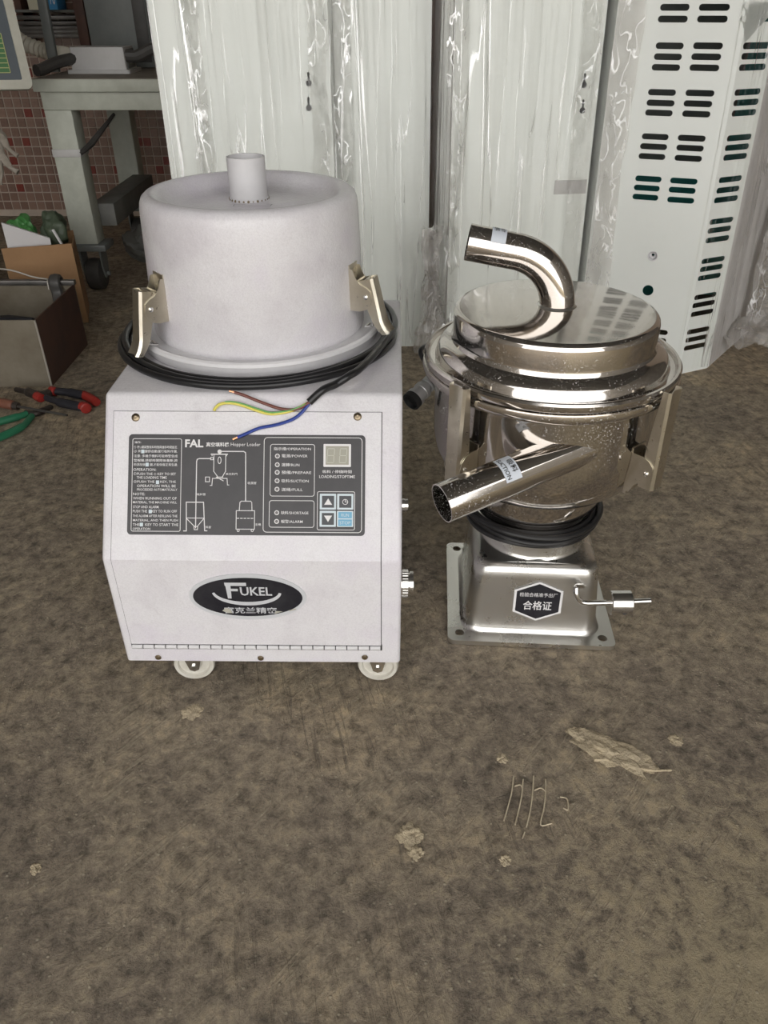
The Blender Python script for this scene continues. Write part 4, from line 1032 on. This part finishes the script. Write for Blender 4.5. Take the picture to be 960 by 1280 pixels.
# framed board on a dark column at the left edge
fr0 = on_y(42, 112, 2.92); fr1 = on_y(12, -25, 2.92 + .05)
DB = E('display_board', (fr0.x, 2.92, fr0.z), 'cream framed dark board with green ruled field beside the workbench', 'board')
ux = (on_y(0, 120, 2.86) - on_y(42, 112, 2.92)); uy = (on_y(15, 0, 2.99) - fr0)
_z = (-ux).cross(uy); Fb = frame((0, 0, 0), uy.cross(_z), uy)   # x to the right, y up
bh, bw = .62, .5
bm = B()
fo_ = rr(bw / 2, bh / 2, .02, 4, -bw / 2, bh / 2); fi_ = rr(bw / 2 - .028, bh / 2 - .028, .006, 4, -bw / 2, bh / 2)
plate(bm, fo_, [fi_], t=.02, z=-.012, mtx=Fb); O('board_frame', bm, 'cream', DB)
bm = B(); box(bm, -bw + .02, -.02, .02, bh - .02, -.008, .0, mtx=Fb); O('board_glass', bm, 'screen', DB, smooth=False)
gx0, gy0 = on_frame(2, 91, Matrix.Translation(DB.location) @ Fb); gx1, gy1 = on_frame(13, 91, Matrix.Translation(DB.location) @ Fb); _, gy2 = on_frame(3, 42, Matrix.Translation(DB.location) @ Fb)
bm = B(); box(bm, gx1 - .3, gx1, gy1, gy2, 0, .002, mtx=Fb); O('green_field', bm, 'grn', DB, smooth=False)
bm = B()
for k in range(9):
    yy = gy1 + (gy2 - gy1) * k / 8; box(bm, gx1 - .3, gx1, yy - .0012, yy + .0012, .002, .003, mtx=Fb)
box(bm, gx1 - .0012, gx1 + .0012, gy1, gy2, .002, .003, mtx=Fb); O('ruled_lines', bm, 'yel', DB, smooth=False)
mc = E('machine_column', (-1.66, 2.98, 0), 'dark steel machine column carrying the framed board at the left', 'machine')
bm = B(); box(bm, -.08, .08, 0, .16, .03, 1.5, .01); O('column', bm, 'dark', mc)
bm = B(); box(bm, -.2, .12, -.08, .24, 0, .03, .004); O('column_foot', bm, 'dark', mc)
bn = Fb.col[2].to_3d(); yb_ = DB.location.y - (bn.x * (-1.55 - DB.location.x) + bn.z * (.86 - DB.location.z)) / bn.y   # where the back of the board comes past the column
bm = B(); box(bm, .06, .16, yb_ - 2.98 - .004, .09, .82, .9, .004); O('bracket', bm, 'dark', mc)
bm = B()
for s_ in ([(-95, 135), (-50, 148), (-4, 165), (4, 176), (14, 188), (23, 194)], [(-95, 142), (-50, 160), (-6, 180), (2, 195), (12, 207), (22, 216)], [(-95, 150), (-45, 172), (-4, 200), (0, 215), (2, 232)]):
    tube(bm, spline([on_y(x, y, 2.93) for x, y in s_], 6), [.022 - .015 * i / (len(s_) * 6 - 6) for i in range((len(s_) - 1) * 6 + 1)], 9)
for q in bm.verts: q.co += noise.noise_vector(q.co * 30) * .010
tag(O('rag', bm, 'cloth'), 'pale twisted rag hanging from the dark machine column', 'rag')
# grey sack under the bench
bm = B(); sk = on_z(175, 296, 0)
bmesh.ops.create_icosphere(bm, subdivisions=4, radius=1)
for q in bm.verts:
    d = noise.noise(q.co * 1.6) * .35 + noise.noise(q.co * 4) * .14
    q.co = Vector((q.co.x * .10 * (1 + d), q.co.y * .11 * (1 + d), max(-.0, (q.co.z * .5 + .45) * .15 * (1 + d))))
tag(O('sack', bm, 'rail', loc=(-1.075, 3.60, 0)), 'grey crumpled sack on the floor under the workbench', 'sack')

# open steel bin -------------------------------------------------------------
BX, BYf, bW, bD, bH = -1.03, 2.20, .62, .35, .212
BN = E('steel_bin', (BX, BYf, 0), 'open rusty steel bin with dull front on the floor by the workbench', 'bin')
bm = B(); box(bm, -bW, 0, 0, .004, 0, bH); O('front_sheet', bm, 'bin_face', BN, smooth=False)
bm = B(); box(bm, -bW, 0, bD - .004, bD, 0, bH); O('back_sheet', bm, 'bin_face', BN, smooth=False)
for x in (-bW, -.004): bm = B(); box(bm, x, x + .004, .004, bD - .004, 0, bH); O('side_sheet', bm, 'rust', BN, smooth=False)
bm = B(); box(bm, -bW + .004, -.004, .004, bD - .004, .002, .006); O('bottom_sheet', bm, 'rust', BN, smooth=False)
bm = B(); box(bm, -bW, .004, bD - .012, bD + .008, bH - .002, bH + .014, .002); O('rim', bm, 'bar', BN)
bm = B(); tube(bm, [(0, -.001, 0), (.0005, -.001, bH * .4), (0, -.001, bH)], .003, 6); O('weld_seam', bm, 'bin_edge', BN)
bm = B(); tube(bm, spline([(-.055, bD + .019, bH - .03), (-.055, bD + .017, bH + .012), (-.055, bD - .002, bH + .0235), (-.054, bD - .021, bH + .010), (-.052, bD - .026, bH - .03), (-.042, bD - .09, bH - .09), (-.035, bD - .13, bH - .125)], 6), .010, 8)
for q in bm.verts: q.co.x = -.05 + (q.co.x + .05) * 1.9      # flat webbing
tag(O('strap', bm, 'dark', loc=BN.location), 'dark strap hanging over back rim into the steel bin', 'strap')
bm = B(); tube(bm, spline([Vector(p) for p in ((-.38, bD - .02, bH + .055), (-.22, bD - .005, bH + .05), (-.13, bD - .004, bH + .024), (-.085, bD - .004, bH + .0168), (-.080, bD - .018, bH + .014), (-.080, bD - .022, bH - .012))], 6), .0028, 6); tag(O('wire_rod', bm, 'bin_edge', loc=BN.location), 'bright bent wire lying across back rim of the steel bin', 'wire')
for i, (x, y, z, a, l, mt) in enumerate(((-.125, .10, .13, .5, .18, 'dark'), (-.22, .245, .10, .1, .20, 'grip_dark'), (-.35, .10, .12, -.3, .2, 'tool'), (-.47, .235, .09, .9, .16, 'rust'))):
    bm = B(); d_ = Vector((math.cos(a), math.sin(a) * .6, .12)); p0 = Vector((x, y, z))
    tube(bm, [p0 - d_ * l / 2, p0 - d_ * l * .2, p0 + d_ * l * .1, p0 + d_ * l / 2], [.020, .034, .03, .012], 10)
    for q in bm.verts: q.co += noise.noise_vector(q.co * 18) * .008
    lo_z = min(q.co.z for q in bm.verts)
    for q in bm.verts: q.co.z += .068 - lo_z          # bedded a little in the swarf
    tag(O('scrap_part', bm, mt, loc=BN.location), ['dark curved scrap part in steel bin under the strap', 'black scrap part lying mid-way in the steel bin', 'worn steel scrap part in the steel bin', 'rust-brown scrap part deep in the steel bin'][i], 'scrap', 'scrap parts in the steel bin')
bm = B(); box(bm, -bW + .006, -.006, .006, bD - .006, .006, .07); 
tag(O('scrap_fill', bm, 'dark', loc=BN.location, smooth=False), 'dark swarf and filings filling the floor of the bin', 'swarf', kind='stuff')

# cardboard box with board and green bag -------------------------------------
cl_, cr_ = on_y(4, 306, 2.74).x, on_y(87, 308, 2.74).x
CB = E('cardboard_box', ((cl_ + cr_) / 2, 2.74, 0), 'open brown cardboard box behind the steel bin', 'box', rz=R(17))
cw2, ch, cd = (cr_ - cl_) / 2, .285, .20
for nm, a in (('front_wall', (-cw2, cw2, 0, .005)), ('back_wall', (-cw2, cw2, cd - .005, cd)), ('side_wall', (-cw2, -cw2 + .005, .005, cd - .005)), ('side_wall', (cw2 - .005, cw2, .005, cd - .005))):
    bm = B(); box(bm, *a, 0, ch - (.02 if nm == 'side_wall' else 0)); O(nm, bm, 'card', CB, smooth=False)
bm = B(); box(bm, -cw2 + .005, cw2 - .005, .005, cd - .005, 0, .006); O('bottom_wall', bm, 'card', CB, smooth=False)
def blob(name, c_, s_, matn, label, cat, seed):
    bm = B(); bmesh.ops.create_icosphere(bm, subdivisions=4, radius=1)
    for q in bm.verts:
        d = noise.noise(q.co * 1.3 + Vector((seed, 0, 0))) * .5 + abs(noise.noise(q.co * 2.6 + Vector((0, seed, 0)))) * -.3
        q.co = Vector((q.co.x * s_[0], q.co.y * s_[1], q.co.z * s_[2])) * (1 + d)
    return tag(O(name, bm, matn, loc=c_, angle=50), label, cat)
CBM = Matrix.Translation(CB.location) @ Matrix.Rotation(R(17), 4, 'Z')
bm = B(); pts_ = [(-.098, .10), (.045, .10), (.045, .300), (-.098, .362)]
A = [bm.verts.new(CBM @ Vector((x, .022 + (z - .1) * .06, z))) for x, z in pts_]; C_ = [bm.verts.new(CBM @ Vector((x, .034 + (z - .1) * .06, z))) for x, z in pts_]
bm.faces.new(A); bm.faces.new(C_[::-1])
for i in range(4): bm.faces.new((A[i], C_[i], C_[(i + 1) % 4], A[(i + 1) % 4]))
tag(O('foam_board', bm, 'foam', smooth=False), 'white foam board piece sticking out of the cardboard box', 'board')
blob('plastic_bag', CBM @ Vector((-.050, .125, .308)), (.054, .054, .056), 'bag', 'bright green plastic bag in the cardboard box', 'bag', 3)
blob('plastic_bag', CBM @ Vector((.055, .125, .305)), (.046, .050, .062), 'bag_dark', 'dark green printed plastic bag in the cardboard box', 'bag', 8)
bm = B(); tube(bm, [CBM @ Vector(p) for p in ((.060, .050, .325), (.078, .035, .28), (.100, .014, .19), (.104, .011, .008))], .005, 6); tag(O('plastic_strip', bm, 'foam'), 'thin white strip standing in the cardboard box beside the bags', 'strip')

# hand tools on the floor -------------------------------------------------------
def fl(px, py, z): return on_z(px, py, z)
PL = E('pliers', fl(52, 496, 0), 'pliers with red and black grips in front of the steel bin', 'pliers')
def rel_(o, pts): return [p - o.location for p in pts]
def grip(pts, rads, matn, nm, par):
    sp_ = spline(rel_(par, pts), 6); n = len(sp_); r_ = [rads[min(int(i / (n - 1) * (len(rads) - 1)), len(rads) - 1)] for i in range(n)]
    bm = B(); tube(bm, sp_, r_, 10); return O(nm, bm, matn, par)
grip([fl(70, 489, .016), fl(88, 491, .016), fl(107, 495, .016)], [.012, .014, .013], 'grip_dark', 'grip', PL)
grip([fl(105, 494, .016), fl(113, 498, .016), fl(121, 503, .016)], [.014, .014, .012], 'red', 'grip_end', PL)
grip([fl(58, 497, .016), fl(75, 503, .016), fl(104, 509, .016)], [.010, .014, .014], 'grip_dark', 'grip', PL)
grip([fl(102, 508, .017), fl(106, 509, .017), fl(108, 511, .017)], [.015, .016, .013], 'red', 'grip_end', PL)
grip([fl(64, 488, .016), fl(70, 490, .016)], [.014, .012], 'red', 'grip_collar', PL)
grip([fl(46, 495, .016), fl(52, 498, .016)], [.014, .012], 'red', 'grip_collar', PL)
grip([fl(20, 487, .013), fl(35, 490, .014), fl(50, 495, .014), fl(64, 491, .014)], [.008, .014, .014, .010], 'tool', 'jaw', PL)
GP = E('pliers', fl(45, 515, 0), 'green handled pliers lying in front of the red-gripped pliers', 'pliers')
grip([fl(34, 517, .012), fl(22, 521, .012), fl(-12, 530, .012)], [.009, .011, .011], 'green_grip', 'grip', GP)
grip([fl(40, 520, .012), fl(26, 534, .012), fl(-14, 553, .012)], [.009, .011, .011], 'green_grip', 'grip', GP)
grip([fl(32, 516, .0095), fl(44, 517, .0095), fl(56, 512, .0085), fl(65, 508, .007)], [.009, .0095, .008, .005], 'tool', 'jaw', GP)
SD = E('screwdriver', fl(20, 508, 0), 'screwdriver with worn reddish handle pointing past the green pliers', 'screwdriver')
grip([fl(-14, 502, .014), fl(4, 504, .015), fl(17, 507, .014)], [.014, .015, .012], 'wood', 'handle', SD)
grip([fl(17, 507, .014), fl(24, 508, .013)], [.012, .007], 'tool', 'ferrule', SD)
grip([fl(22, 508, .016), fl(50, 513, .0215), fl(84, 519, .028)], [.0038, .0038, .003], 'bar', 'shank', SD)
